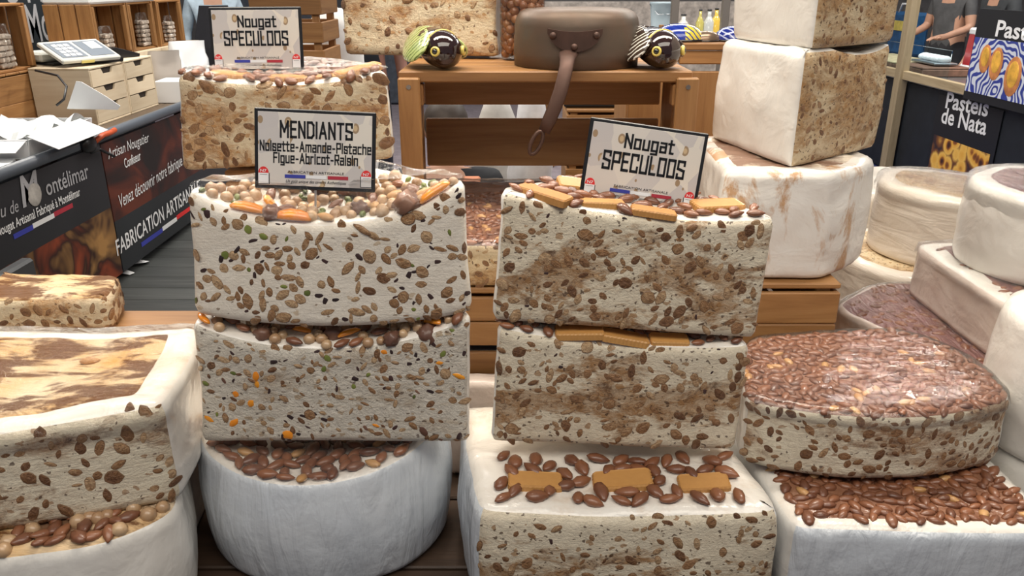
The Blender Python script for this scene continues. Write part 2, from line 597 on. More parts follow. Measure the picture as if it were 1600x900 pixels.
ALM = [almond_mesh('almond', M['almond'], 7, .36, .55), almond_mesh('almond', M['almond'], 7, .42, .6), almond_mesh('almond', M['almond'], 7, .34, .5)]
ALMP = [almond_mesh('almond', M['almond_pale'], 7, .36, .55)]
HAZ = [blob_mesh('hazelnut', M['hazelnut'], .06, .95), blob_mesh('hazelnut', M['hazelnut'], .08, .9)]
FIG = [blob_mesh('fig', M['fig'], .22, .85, 12, 8)]
SL_T = [slice_mesh('nut_slice', M['flesh'], M['nutskin'], a, 12, p) for a, p in ((.62, .6), (.5, .8), (.85, .1), (.72, .3), (.55, .2), (.42, .3))]
SL_D = [slice_mesh('nut_slice', M['flesh_dark'], M['nutskin'], a, 12, p) for a, p in ((.62, .6), (.5, .7), (.8, .2), (.7, .3))]
SL_K = [slice_mesh('raisin', M['raisin'], M['raisin'], a, 8, 0, .25) for a in (.6, .8, .45)]
SL_G = [slice_mesh('pistachio', M['pistachio'], M['nutskin'], a, 10, .2, .1) for a in (.6, .8)]
SL_O = [slice_mesh('apricot_piece', M['apricot'], M['apricot'], a, 9, 0, .2) for a in (.6, .9)]
SL_R = [slice_mesh('fruit_piece', M['fig'], M['fig'], a, 9, 0, .2) for a in (.6, .5)]


def biscuit_mesh(name, L=1.0, W=0.50, T=0.15):
    pts = []
    def edge(p, q, n):
        for i in range(n):
            t = i / n
            pts.append((p[0] + (q[0] - p[0]) * t, p[1] + (q[1] - p[1]) * t))
    c = .05
    edge((-L / 2 + c, -W / 2), (L / 2 - c, -W / 2), 22)
    edge((L / 2 - c, -W / 2), (L / 2, -W / 2 + c), 2)
    edge((L / 2, -W / 2 + c), (L / 2, W / 2 - c), 10)
    edge((L / 2, W / 2 - c), (L / 2 - c, W / 2), 2)
    edge((L / 2 - c, W / 2), (-L / 2 + c, W / 2), 22)
    edge((-L / 2 + c, W / 2), (-L / 2, W / 2 - c), 2)
    edge((-L / 2, W / 2 - c), (-L / 2, -W / 2 + c), 10)
    edge((-L / 2, -W / 2 + c), (-L / 2 + c, -W / 2), 2)
    n = len(pts)
    mb = MB()
    rows = [(1.0, -T / 2, 0), (1.0, T * .3, 1), (.955, T * .5, 0), (.9, T * .44, 0)]
    vs = []
    for s, z, j in rows:
        for i, (x, y) in enumerate(pts):
            q = s * (1 + (0.018 if i % 2 else -0.012) * (1 if s > .97 else .3))
            vs.append((x * q, y * (q - (1 - s) * .8), z))
    fs = []
    for r in range(len(rows) - 1):
        for i in range(n):
            j = (i + 1) % n
            fs.append((r * n + i, r * n + j, (r + 1) * n + j, (r + 1) * n + i))
    fs.append(tuple(3 * n + i for i in range(n)))
    fs.append(tuple(reversed(range(n))))
    mb.add(vs, fs)
    return mb.mesh(name, M['biscuit'], False)


BISC = biscuit_mesh('speculoos_biscuit')


# ------------------------------------------------------------------ nougat blocks
def outline(corners, bulges, N=170, smooth=7):
    """corners counter-clockwise [(x,y)], edge i runs corner i -> i+1 with outward bulge; returns pts, edge ids"""
    raw, ids = [], []
    n = len(corners)
    for i in range(n):
        a, b = Vector(corners[i]), Vector(corners[(i + 1) % n])
        d = b - a
        nrm = Vector((d.y, -d.x)).normalized()
        c = (a + b) / 2 + nrm * 2 * bulges[i]
        k = max(8, int(d.length / 0.002))
        for j in range(k):
            t = j / k
            raw.append(a * (1 - t) ** 2 + c * 2 * t * (1 - t) + b * t * t)
            ids.append(i)
    L = [0.0]
    for i in range(len(raw)):
        L.append(L[-1] + (raw[(i + 1) % len(raw)] - raw[i]).length)
    tot = L[-1]
    pts, tg = [], []
    j = 0
    for k in range(N):
        s = tot * k / N
        while L[j + 1] < s: j += 1
        t = (s - L[j]) / max(1e-9, L[j + 1] - L[j])
        pts.append(raw[j].lerp(raw[(j + 1) % len(raw)], t))
        tg.append(ids[j])
    for _ in range(smooth):
        pts = [(pts[i - 1] + pts[i] * 2 + pts[(i + 1) % N]) / 4 for i in range(N)]
    return pts, tg


class Block:
    pass


def nougat(name, label, corners, bulges, zb, zt, side_mats, top_mat, rim_mat, rim=0.03, er=0.014, N=170, K=20, smooth=7,
           amp=0.003, dish=None, sagb=None, warp=None, seed=0, cat='nougat', group=None, belly=0.0, topamp=None):
    """rounded slab with its own outline; zb / zt give under- and upper side heights at (x, y)"""
    pts, tg = outline(corners, bulges, N, smooth)
    nr = []
    for i in range(N):
        t = (pts[(i + 1) % N] - pts[i - 1]).normalized()
        nr.append(Vector((t.y, -t.x)))
    cen = sum(pts, Vector((0, 0))) / N
    Zb = zb if callable(zb) else (lambda x, y: zb)
    Zt0 = zt if callable(zt) else (lambda x, y: zt)
    Zt = (lambda x, y: Zt0(x, y) - dish(x, y)) if dish else Zt0
    Zb2 = (lambda x, y: Zb(x, y) - sagb(x, y)) if sagb else Zb
    base = Vector((cen.x, cen.y, Zb(cen.x, cen.y)))
    names = []
    for m in list(side_mats) + [top_mat, rim_mat]:
        if m not in names: names.append(m)
    mi = {m: i for i, m in enumerate(names)}
    sv = Vector((seed * 7.31, seed * 3.7, seed * 1.9))
    rows = []
    rb = min(er, 0.012)
    rows += [('b', rb), ('b2', rb * .3)]
    for k in range(K + 1): rows.append(('s', k / K))
    rows += [('t2', er * .3), ('t', er)]
    for f in (.06, .13, .22, .34, .48, .62, .78, .9): rows.append(('r', f))
    vs, fs, ms = [], [], []
    ta = amp if topamp is None else topamp
    for kind, q in rows:
        for i in range(N):
            P, n = pts[i], nr[i]
            if kind == 'b':
                p = P - n * q; z = Zb2(p.x, p.y)
            elif kind == 'b2':
                p = P - n * q; z = Zb2(p.x, p.y) + rb * .3
            elif kind == 's':
                p = P.copy(); a = Zb2(p.x, p.y) + rb; b = Zt(p.x, p.y) - er; z = a + (b - a) * q
                p = p + n * belly * math.sin(PI * q)
            elif kind == 't2':
                p = P - n * q; z = Zt(p.x, p.y) - er * .3
            elif kind == 't':
                p = P - n * q; z = Zt(p.x, p.y)
            else:
                p0 = P - n * er; p = p0.lerp(cen, q); z = Zt(p.x, p.y)
            v = Vector((p.x, p.y, z))
            d = noise.fractal(v * 9 + sv, 1.0, 2.0, 4) * amp + noise.noise(v * 4.5 + sv) * amp * 1.2
            if kind in ('s', 't2', 'b2'):
                v += Vector((n.x, n.y, 0)) * d
                if kind == 't2': v.z += d * .5
            elif kind in ('t', 'r'):
                v.z += noise.fractal(v * 14 + sv, 1.0, 2.0, 4) * ta
            vs.append(v)
    if warp: vs = [warp(v) for v in vs]
    nrow = len(rows)
    for r in range(nrow - 1):
        k1, q1 = rows[r]
        k2, q2 = rows[r + 1]
        for i in range(N):
            j = (i + 1) % N
            fs.append((r * N + i, r * N + j, (r + 1) * N + j, (r + 1) * N + i))
            if k2 in ('b2', 's') or (k2 == 't2'):
                ms.append(mi[side_mats[tg[i]]])
            else:
                ms.append(mi[rim_mat] if (k2 in ('t', ) or q2 * 0.2 <= rim) else mi[top_mat])
    cz = Zt(cen.x, cen.y)
    vs.append(Vector((cen.x, cen.y, cz)))
    top = len(vs) - 1
    for i in range(N):
        fs.append(((nrow - 1) * N + i, (nrow - 1) * N + (i + 1) % N, top)); ms.append(mi[top_mat])
    fs.append(tuple(reversed(range(N)))); ms.append(mi[rim_mat])
    B = Block()
    B.pts, B.tg, B.nr, B.cen, B.Zt, B.Zb, B.base, B.N = pts, tg, nr, cen, Zt, Zb2, base, N
    B.root = thing(name, label, cat, base, 0, group)
    B.root['kind'] = 'thing'
    B.bvh = BVHTree.FromPolygons([tuple(v) for v in vs], fs)
    mb = MB()
    mb.add([v - base for v in vs], fs, ms)
    B.body = mb.build('body', [M[m] for m in names], B.root, True)
    B.warp = warp
    return B


def orient(normal, spin):
    n = normal.normalized()
    x = Vector((1, 0, 0)) - n * n.x
    if x.length < .2: x = Vector((0, 1, 0)) - n * n.y
    x.normalize()
    y = n.cross(x)
    Mx = Matrix((x, y, n)).transposed()
    return (Mx @ Matrix.Rotation(spin, 3, 'Z')).to_euler()


def face_nuts(B, edges, kinds, count, lo=0.03, hi=0.97, tries=30, gap=0.72, spin_bias=None, lift=0.0, band=None):
    """nuts and fruit cut through by the knife, seated in a cut face; kinds = [(weight, mesh list, min size, max size, name)]"""
    idx = [i for i in range(B.N) if B.tg[i] in edges]
    placed = []
    tot = sum(k[0] for k in kinds)
    made = 0
    for _ in range(count * tries):
        if made >= count: break
        i = random.choice(idx)
        t = random.random()
        P = B.pts[i].lerp(B.pts[(i + 1) % B.N], t)
        n = B.nr[i]
        a, b = B.Zb(P.x, P.y), B.Zt(P.x, P.y)
        h = random.uniform(lo, hi)
        z = a + (b - a) * h
        if band and random.random() > band(h): continue
        r = random.random() * tot
        for kd in kinds:
            r -= kd[0]
            if r <= 0: break
        size = kd[2] + (kd[3] * 1.12 - kd[2]) * random.random() ** 1.4
        o = Vector((P.x, P.y, z))
        if noise.noise(o * 22 + B.base * 3) < random.uniform(-.55, .15): continue
        if B.warp: o = B.warp(o)
        n3 = Vector((n.x, n.y, 0))
        hit, hn, fi, ds = B.bvh.ray_cast(o + n3 * 0.08, -n3)
        if hit is None: continue
        if any((hit - q).length < (size + s2) * .5 * gap for q, s2 in placed): continue
        if hn.dot(n3) < .5: continue
        placed.append((hit, size))
        me = random.choice(kd[1])
        sp = random.uniform(0, 2 * PI)
        # random spin, flattened towards the horizontal as nougat layers press
        link(kd[4], me, B.root, hit - B.base + hn * lift, orient(hn.lerp(n3, .5).normalized(), sp), (size, size * random.uniform(.75, 1.15), size * random.uniform(.35, .8)))
        made += 1
    return made


def top_nuts(B, kinds, count, region=None, inner=0.04, gap=0.62, tries=40, sink=0.12, limit=300, keep=None, stuff_name='almond_layer', zpos=None):
    """whole nuts lying on the upper side; past the limit the rest is one joined layer"""
    xs = [p.x for p in B.pts]; ys = [p.y for p in B.pts]
    placed = keep if keep is not None else []
    tot = sum(k[0] for k in kinds)
    made = 0
    cand = []
    for _ in range(count * tries):
        if made >= count: break
        x = random.uniform(min(xs), max(xs)); y = random.uniform(min(ys), max(ys))
        if region and not region(x, y): continue
        p2 = Vector((x, y))
        # inside test with margin
        ins = True
        best = 9
        bi = 0
        for i in range(0, B.N, 2):
            d = (B.pts[i] - p2).length
            if d < best: best, bi = d, i
        if (p2 - B.pts[bi]).dot(B.nr[bi]) > -inner: continue
        r = random.random() * tot
        for kd in kinds:
            r -= kd[0]
            if r <= 0: break
        size = random.uniform(kd[2], kd[3])
        hit, hn, fi, ds = B.bvh.ray_cast(Vector((x, y, B.Zt(x, y) + 0.08)), Vector((0, 0, -1)))
        if hit is None or hn.z < .72: continue
        if any((hit - q).length < (size + s2) * .5 * gap for q, s2 in placed): continue
        placed.append((hit, size))
        cand.append((hit, hn, size, kd))
        made += 1
    cand.sort(key=lambda c: c[0].y)
    mb = MB()
    for k, (hit, hn, size, kd) in enumerate(cand):
        me = random.choice(kd[1])
        nn = (hn + Vector((random.uniform(-.18, .18), random.uniform(-.18, .18), 0))).normalized()
        e = orient(nn, random.uniform(0, 2 * PI))
        loc = hit - B.base + hn * size * sink
        if k < limit:
            link(kd[4], me, B.root, loc, e, (size,) * 3)
        else:
            X = Matrix.Translation(loc) @ e.to_matrix().to_4x4() @ Matrix.Scale(size, 4)
            mb.add([X @ v.co for v in me.vertices], [tuple(p.vertices) for p in me.polygons])
    if mb.v:
        o = mb.build(stuff_name, M['almond'], B.root, True)
        o['kind'] = 'stuff'
    return placed


def film(B, mat, off=0.010, tension=0.0, over=0.03, amp=0.002):
    """stretched plastic wrap over the upper side, folding down over the edge"""
    mb = MB()
    N = B.N
    vs, fs = [], []
    rows = ([('d', over), ('d', over * .4)] if over else []) + [('e', 0.004), ('e', 0.016), ('r', .06), ('r', .13), ('r', .22), ('r', .34), ('r', .48), ('r', .64), ('r', .82)]
    for kind, q in rows:
        for i in range(N):
            P, n = B.pts[i], B.nr[i]
            if kind == 'd':
                p = P + n * 0.0045; z = B.Zt(P.x, P.y) - 0.012 - q
            elif kind == 'e':
                p = P - n * q + n * .004; z = B.Zt(p.x, p.y) + (0.002 if q < .01 else off * .7)
            else:
                p = (P - n * .016).lerp(B.cen, q)
                z = B.Zt(p.x, p.y) + off
                if tension: z += tension * (B.Zt(P.x, P.y) - B.Zt(p.x, p.y))
            v = Vector((p.x, p.y, z))
            v.z += noise.noise(v * 30) * amp
            if B.warp: v = B.warp(v)
            vs.append(v - B.base)
    for r in range(len(rows) - 1):
        for i in range(N):
            j = (i + 1) % N
            fs.append((r * N + i, r * N + j, (r + 1) * N + j, (r + 1) * N + i))
    c = Vector((B.cen.x, B.cen.y, B.Zt(B.cen.x, B.cen.y) + off))
    vs.append(c - B.base)
    for i in range(N): fs.append(((len(rows) - 1) * N + i, (len(rows) - 1) * N + (i + 1) % N, len(vs) - 1))
    mb.add(vs, fs)
    return mb.build('plastic_film', M[mat], B.root, True)


def front_piece(name, label, Yf, bl, br, tl, tr, depth, mats, top, rim, sag=0.0, sagb=0.0, dyaw=0.0, seed=0, side=0.03, **kw):
    """half-wheel whose flat cut face looks at the aisle; corner pixels fix width and heights in the plane Y = Yf"""
    BL, BR, TL, TR = at(*bl, Yf), at(*br, Yf), at(*tl, Yf), at(*tr, Yf)
    xl, xr = (BL.x + TL.x) / 2, (BR.x + TR.x) / 2
    wd = xr - xl
    cx = (xl + xr) / 2
    def zb(x, y):
        s = (x - xl) / wd
        return BL.z + (BR.z - BL.z) * s
    def zt(x, y):
        s = (x - xl) / wd
        return TL.z + (TR.z - TL.z) * s
    def bowl(x, y):
        r2 = ((x - cx) / (wd / 2)) ** 2 + ((y - Yf) / depth) ** 2
        return max(0.0, 1 - r2) ** 0.8
    def warp(v):
        s = (v.x - xl) / wd
        a, b = zb(v.x, v.y), zt(v.x, v.y)
        h = (v.z - a) / (b - a)
        x = (BL.x + (BR.x - BL.x) * s) * (1 - h) + (TL.x + (TR.x - TL.x) * s) * h
        return Vector((x, v.y + dyaw * (v.x - cx), v.z))
    corners = [(xl, Yf), (xr, Yf), (xr + .0, Yf + side), (xl - .0, Yf + side)]
    B = nougat(name, label, corners, [0, 0, depth - side, 0], zb, zt, mats, top, rim, warp=warp, seed=seed,
               dish=(lambda x, y: sag * bowl(x, y)) if sag else None, sagb=(lambda x, y: sagb * bowl(x, y)) if sagb else None, **kw)
    return B


TAN = lambda a, b: (6, SL_T, a, b, 'nut_slice')
CUT = ['cut_mend', 'skin', 'skin', 'skin']

# --- left stack of three
random.seed(11)
mendA = front_piece('nougat_half', 'white fruit and nut nougat half with orange apricots on top, under the MENDIANTS sign', 1.12,
                    (303, 490), (737, 488), (291, 292), (722, 281), 0.165, ['cut_mend', 'skin', 'skin', 'skin'], 'top_white', 'top_white',
                    sag=0.060, sagb=0.026, seed=1, amp=0.002)
face_nuts(mendA, {0}, [(10, SL_T, .014, .026, 'nut_slice'), (3, SL_D, .012, .022, 'nut_slice'), (2.2, SL_K, .007, .014, 'raisin'), (1.1, SL_G, .008, .014, 'pistachio')], 190, gap=.62)
pl = []
# fruit along the cut edge
def put(B, x, y, me, name, size, spin=0.0, tilt=(0, 0), sink=0.15, scale=None):
    hit, hn, fi, ds = B.bvh.ray_cast(Vector((x, y, B.Zt(x, y) + .12)), Vector((0, 0, -1)))
    if hit is None: return None
    e = (Euler((tilt[0], tilt[1], 0)).to_matrix() @ orient(hn, spin).to_matrix()).to_euler()
    return link(name, me, B.root, hit - B.base + hn * size * sink, e, scale or (size,) * 3)


def apricot_mesh():
    mb = MB()
    pts = [(-.5, 0, .0), (-.36, .06, .03), (-.1, .1, .03), (.15, .09, .02), (.36, .03, .03), (.5, -.04, 0)]
    mb.tube(pts, [.05, .15, .2, .19, .15, .05], 9, True, 0, .62)
    return mb.mesh('apricot', M['apricot'], True)


APR = apricot_mesh()
for px, py, s, sp in ((383, 322, .050, .1), (457, 342, .052, .0), (682, 298, .052, .45)):
    q = at(px, py, 1.128)
    put(mendA, q.x, 1.133, APR, 'apricot', s, sp, sink=.10)
    pl.append((Vector((q.x, 1.133, q.z)), s))
for px, s in ((637, .040), ):
    q = at(px, 315, 1.13)
    put(mendA, q.x, 1.136, FIG[0], 'fig', s, 0, sink=.18)
    pl.append((Vector((q.x, 1.136, mendA.Zt(q.x, 1.136))), s))
top_nuts(mendA, [(5, HAZ, .016, .022, 'hazelnut'), (2.5, ALM, .028, .036, 'almond'), (1, FIG, .026, .036, 'fig'), (1.2, [almond_mesh('pistachio', M['pistachio'], 6, .6, .6)], .013, .019, 'pistachio'), (.8, ALMP, .03, .036, 'almond'), (.5, [APR], .034, .044, 'apricot')],
         130, inner=.016, gap=.72, keep=pl, sink=.16)
film(mendA, 'film', .022, tension=.4, over=0)

mendB = front_piece('nougat_half', 'rough cut fruit and nut nougat half with blackberry and fig bits, middle of its stack', 1.115,
                    (311, 694), (735, 694), (299, 500), (733, 492), 0.19, ['cut_mend_rough', 'skin', 'skin', 'skin'], 'top_white', 'top_white',
                    sag=0.050, seed=2, amp=0.003)
face_nuts(mendB, {0}, [(9, SL_T, .009, .019, 'nut_slice'), (3, SL_D, .009, .017, 'nut_slice'), (2.4, SL_K, .007, .014, 'raisin'), (.7, SL_G, .008, .013, 'pistachio'), (.7, SL_O, .010, .018, 'apricot_piece'), (.8, SL_R, .01, .02, 'fruit_piece')], 205, gap=.6)
q = at(665, 530, 1.115)
put(mendB, q.x, 1.128, FIG[0], 'fig', .038, 0, sink=-.2)
top_nuts(mendB, [(4, HAZ, .015, .021, 'hazelnut'), (3, ALM, .024, .032, 'almond'), (1, FIG, .024, .034, 'fig'), (.5, [APR], .03, .04, 'apricot')], 90,
         region=lambda x, y: y < 1.19, inner=.008, gap=.75, sink=.2)

whx, why, whr, wry = -0.333, 1.243, 0.212, .185
wheel = nougat('nougat_cake', 'whole white nougat wheel ringed with almonds, bottom of the stack below the MENDIANTS sign',
               [(whx + whr * math.cos(a), why + wry * math.sin(a)) for a in [2 * PI * k / 24 for k in range(24)]], [.0018] * 24, 0.605, lambda x, y: .850 - .20 * max(0, why - y),
               ['skin_cool_shade'] * 24, 'top_white', 'top_white', seed=3, amp=.0025, belly=.012, er=.012,
               dish=lambda x, y: 0.030 * max(0, 1 - ((x - whx) / .205) ** 2 - ((y - why) / .18) ** 2))
top_nuts(wheel, [(12, ALM, .032, .042, 'almond'), (.6, ALMP, .03, .036, 'almond')], 170, region=lambda x, y: y < 1.22, inner=.012, gap=.55, sink=.16)
film(wheel, 'film_soft', .016, tension=.35, over=0)

# --- centre stack of three
random.seed(12)
SPK = [(8, SL_T, .012, .024, 'nut_slice'), (7, SL_D, .012, .024, 'nut_slice'), (.6, SL_K, .006, .010, 'raisin')]
specA = front_piece('nougat_half', 'cinnamon brown speculoos nougat half with biscuits, top of the centre stack with leaning sign', 1.12,
                    (770, 503), (1182, 532), (785, 296), (1215, 338), 0.17, ['cut_spec', 'skin', 'skin', 'skin'], 'top_white', 'top_white', sag=.018, seed=4, amp=.003)
face_nuts(specA, {0}, SPK, 130, gap=.6)
pl = []
def put_biscuit(B, px, py, s, spin, Y=None, z=None, lenx=1.0):
    q = at(px, py, Y)
    o = put(B, q.x, Y, BISC, 'speculoos_biscuit', s, spin, sink=.04, scale=(s * lenx, s, s))
    for k in (-.3, 0, .3):
        pl.append((Vector((q.x + k * s * math.cos(spin), Y + k * s * math.sin(spin), B.Zt(q.x, Y))), s * .5))
put_biscuit(specA, 850, 312, .080, -.45, 1.145)
put_biscuit(specA, 940, 328, .066, .05, 1.150)
put_biscuit(specA, 1020, 342, .066, -.05, 1.136)
put_biscuit(specA, 1120, 325, .078, .25, 1.175)
put_biscuit(specA, 905, 285, .07, .1, 1.225)
put_biscuit(specA, 1010, 300, .07, -.1, 1.225)
top_nuts(specA, [(8, ALM, .026, .034, 'almond')], 70, inner=.01, gap=.7, keep=pl, sink=.14)

specB = front_piece('nougat_half', 'speculoos nougat half with large brown biscuit patches, middle of the centre stack', 1.115,
                    (766, 693), (1150, 706), (777, 508), (1176, 537), 0.185, ['cut_spec', 'skin', 'skin', 'skin'], 'top_white', 'top_white', sag=.016, seed=5, amp=.003)
face_nuts(specB, {0}, SPK, 120, gap=.6)
pl = []
put_biscuit(specB, 905, 525, .075, 0, 1.135)
put_biscuit(specB, 975, 530, .075, 0, 1.135)
put_biscuit(specB, 1045, 535, .06, 0, 1.135)
top_nuts(specB, [(8, ALM, .022, .03, 'almond')], 40, region=lambda x, y: y < 1.18, inner=.008, gap=.7, keep=pl, sink=.16)

c = [atz(735, 815, .822), atz(1222, 795, .822), atz(1150, 690, .822), atz(765, 690, .822)]
specC = nougat('nougat_block', 'wide speculoos nougat slab with biscuits and loose almonds, bottom of the centre stack',
               [(-.052, .985), (.400, .985), (.345, 1.30), (-.09, 1.30)], [.004, 0, .01, .01], .605, .822,
               ['cut_spec', 'skin_cool_shade', 'skin', 'skin_cool_shade'], 'top_white', 'top_white', seed=6, amp=.004, er=.02, belly=.006,
               dish=lambda x, y: .008 * max(0, math.sin(PI * min(1, max(0, (x + .05) / .46)))))
face_nuts(specC, {0}, SPK, 110, gap=.74)
pl = []
for px, py, s in ((836, 752, .084), (973, 748, .092), (1100, 753, .078)):
    q = atz(px, py, .822)
    put(specC, q.x, q.y, BISC, 'speculoos_biscuit', s, random.uniform(-.04, .04), sink=.04)
    for k in (-.3, 0, .3): pl.append((Vector((q.x + k * s, q.y, specC.Zt(q.x, q.y))), s * .5))
top_nuts(specC, [(8, ALM, .034, .044, 'almond')], 60, region=lambda x, y: -.02 < x < .35 and 1.01 < y < 1.125, inner=.02, gap=.62, keep=pl, sink=.14)

# --- big speculoos half behind the left stack
random.seed(13)
specD = front_piece('nougat_half', 'tall caramel coloured speculoos nougat half standing behind the MENDIANTS sign', 1.50,
                    (284, 268), (613, 250), (273, 112), (604, 108), 0.20, ['cut_spec_pale', 'skin', 'skin', 'skin'], 'top_mixed', 'top_white',
                    sag=.022, seed=7, amp=.004)
face_nuts(specD, {0}, [(6, SL_D, .016, .032, 'nut_slice'), (4, SL_T, .016, .030, 'nut_slice')], 85, gap=.75)
pl = []
for px, py, s, sp in ((560, 110, .085, .5), (520, 118, .07, .2), (360, 118, .07, .1), (450, 122, .07, 0)):
    put_biscuit(specD, px, py, s, sp, 1.545)
top_nuts(specD, [(8, ALM, .028, .036, 'almond')], 60, inner=.012, gap=.65, keep=pl, sink=.16)
film(specD, 'film', .014, tension=.2, over=0)

# --- far left: streaky block, block below it, piece behind
random.seed(14)
S = nougat('nougat_block', 'film wrapped caramel streaked nougat slab at the left, seen with nutty cut face',
           [(-1.0, .885), (-.505, 1.030), (-.555, 1.325), (-1.05, 1.31)], [.004, .006, 0, 0], lambda x, y: .803, lambda x, y: .975,
           ['cut_almond', 'skin', 'skin', 'skin'], 'top_streak', 'top_white', seed=8, amp=.004, er=.022, rim=.03,
           dish=lambda x, y: .012 * max(0, 1 - abs(x + .75) / .25))
face_nuts(S, {0}, [(6, SL_D, .014, .026, 'nut_slice'), (5, SL_T, .014, .026, 'nut_slice')], 110, gap=.75)
top_nuts(S, [(2, ALMP, .026, .034, 'almond')], 6, inner=.05, gap=.8, sink=.08)
film(S, 'film_streak', .012, over=.02)
T = nougat('nougat_block', 'white nougat slab with toasted almond and hazelnut top beneath the streaked slab',
           [(-1.05, .84), (-.60, .925), (-.505, 1.02), (-.575, 1.20), (-.59, 1.36), (-1.05, 1.36)], [.004, .012, .0, 0, 0, 0], .605, .803,
           ['skin', 'skin', 'skin', 'skin', 'skin', 'skin'], 'top_streak', 'top_streak', seed=9, amp=.004, er=.018, belly=.006)
top_nuts(T, [(6, ALM, .030, .042, 'almond'), (2.2, HAZ, .020, .026, 'hazelnut'), (.8, ALMP, .03, .038, 'almond')], 130, region=lambda x, y: y < 1.045 + .28 * (x + .6), inner=.016, gap=.52, sink=.08)
q0 = atz(0, 523, .925)
U = nougat('nougat_block', 'low caramel nougat piece with white corner at the far left behind the streaked slab',
           [(-1.02, 1.385), (-.765, 1.405), (-.80, 1.53), (-1.05, 1.55)], [.002, .004, 0, 0], .925, .993,
           ['cut_spec_pale', 'cut_spec_pale', 'skin', 'skin'], 'top_streak', 'top_streak', seed=10, amp=.004, er=.014)
face_nuts(U, {0, 1}, [(6, SL_D, .014, .024, 'nut_slice'), (3, SL_T, .014, .026, 'nut_slice')], 40, gap=.8)

# --- right: almond topped half-wheel on white slab
random.seed(15)
P = nougat('nougat_half', 'low almond covered nougat wedge with rounded nutty cut face at the lower right',
           [(.375, 1.13), (.80, 1.135), (.815, 1.19), (.745, 1.41), (.45, 1.37), (.385, 1.20)], [.055, .006, .035, .012, .01, 0], .807, .930,
           ['cut_almond', 'skin', 'skin', 'skin', 'skin', 'skin'], 'top_brown', 'top_brown', seed=11, amp=.003, er=.012, rim=.0,
           dish=lambda x, y: .006)
face_nuts(P, {0}, [(7, SL_D, .012, .022, 'nut_slice'), (2, SL_T, .014, .022, 'nut_slice')], 110, gap=.72)
top_nuts(P, [(9, ALM, .024, .032, 'almond'), (.7, ALMP, .022, .03, 'almond')], 420, inner=.008, gap=.50, sink=.0, tries=25)
film(P, 'film_soft', .009, over=.004)
Q = nougat('nougat_block', 'white wrapped nougat slab with dense almond top under the almond covered wedge',
           [(.415, .978), (.82, .965), (.812, 1.30), (.40, 1.36)], [.004, 0, 0, .004], .605, .800,
           ['skin_cool_shade', 'skin', 'skin', 'skin'], 'top_brown', 'top_white', seed=12, amp=.004, er=.016, rim=.012,
           dish=lambda x, y: .004)
top_nuts(Q, [(9, ALM, .024, .034, 'almond'), (.5, ALMP, .024, .032, 'almond')], 240, region=lambda x, y: y < 1.15, inner=.022, gap=.50, sink=.03, tries=25)

rx, ry, rr = .985, 1.21, .155
circ = lambda x, y, r, n=20: ([(x + r * math.cos(2 * PI * k / n), y + r * math.sin(2 * PI * k / n)) for k in range(n)], [r * .012] * n)
for nm, lb, zz0, zz1, r_, sd in (('nougat_cake', 'white wrapped nougat wheel at the right picture edge beside the almond wedge', .800, 1.035, .155, 13),
                                 ('nougat_cake', 'lower white nougat wheel at the right picture edge, mostly hidden', .605, .800, .150, 14)):
    cc, bb = circ(rx, ry, r_)
    nougat(nm, lb, cc, bb, zz0, zz1, ['skin'] * 20, 'top_white', 'skin', seed=sd, amp=.003, belly=.008, er=.02, N=110)

# --- right back cluster
random.seed(16)
NN = nougat('nougat_block', 'pinkish brown glossy nougat slab lying under the white corner block at the right',
            [(.90, 1.375), (1.35, 1.38), (1.35, 1.86), (.90, 1.86), (.745, 1.72), (.775, 1.62)], [.0, 0, 0, 0, .01, 0], .605, .850,
            ['skin_pink'] * 6, 'top_plum', 'skin_pink', seed=15, amp=.003, er=.012, rim=.0, N=140)
top_nuts(NN, [(9, ALM, .026, .036, 'almond')], 60, region=lambda x, y: x < .96, inner=.012, gap=.6, sink=-.06)
film(NN, 'film_streak', .010, over=.01)
MM = nougat('nougat_block', 'white corner block with plum coloured top supporting the large wheel at the right',
            [(.945, 1.40), (1.42, 1.42), (1.42, 1.86), (.945, 1.80)], [0, 0, 0, .004], .850, .975,
            ['skin_pink'] * 4, 'top_plum', 'skin', seed=16, amp=.004, er=.016, rim=.03, N=140)
top_nuts(MM, [(9, ALM, .024, .034, 'almond')], 50, region=lambda x, y: x < 1.12, inner=.035, gap=.6, sink=-.06)
film(MM, 'film_streak', .008, over=.01)
cc, bb = circ(1.175, 1.63, .20)
LL = nougat('nougat_cake', 'tall white wrapped wheel with dark red top at the right picture edge', cc, bb, .975, 1.155,
            ['skin'] * 20, 'top_plum', 'skin', seed=17, amp=.004, belly=.006, er=.02, rim=.03, N=130)
film(LL, 'film', .006, over=.03)
cc, bb = circ(1.15, 2.11, .245)
nougat('nougat_cake', 'folded white nougat wheel under the smaller shiny topped wheel, right background', cc, bb, .605, .850, ['skin_fold'] * 20, 'cut_dense', 'skin_fold', seed=18, amp=.005, er=.02, rim=.02, N=130)
cc, bb = circ(1.225, 2.11, .225)
K1 = nougat('nougat_cake', 'cream nougat wheel with silvery film top, second tier of the right background pile', cc, bb, .850, 1.045, ['skin_fold'] * 20, 'cut_dense', 'skin_fold', seed=19, amp=.004, er=.02, rim=.03, N=130,
            dish=lambda x, y: .02 * max(0, (x - 1.1) / .2))
film(K1, 'film_streak', .008, over=.02)
cc, bb = circ(1.20, 2.62, .235)
nougat('nougat_cake', 'plain cream nougat wheel at the back between cinnamon dusted stack and silvery wheel', cc, bb, .605, .935, ['skin_fold'] * 20, 'skin_fold', 'skin_fold', seed=20, amp=.005, er=.025, rim=.02, N=110)

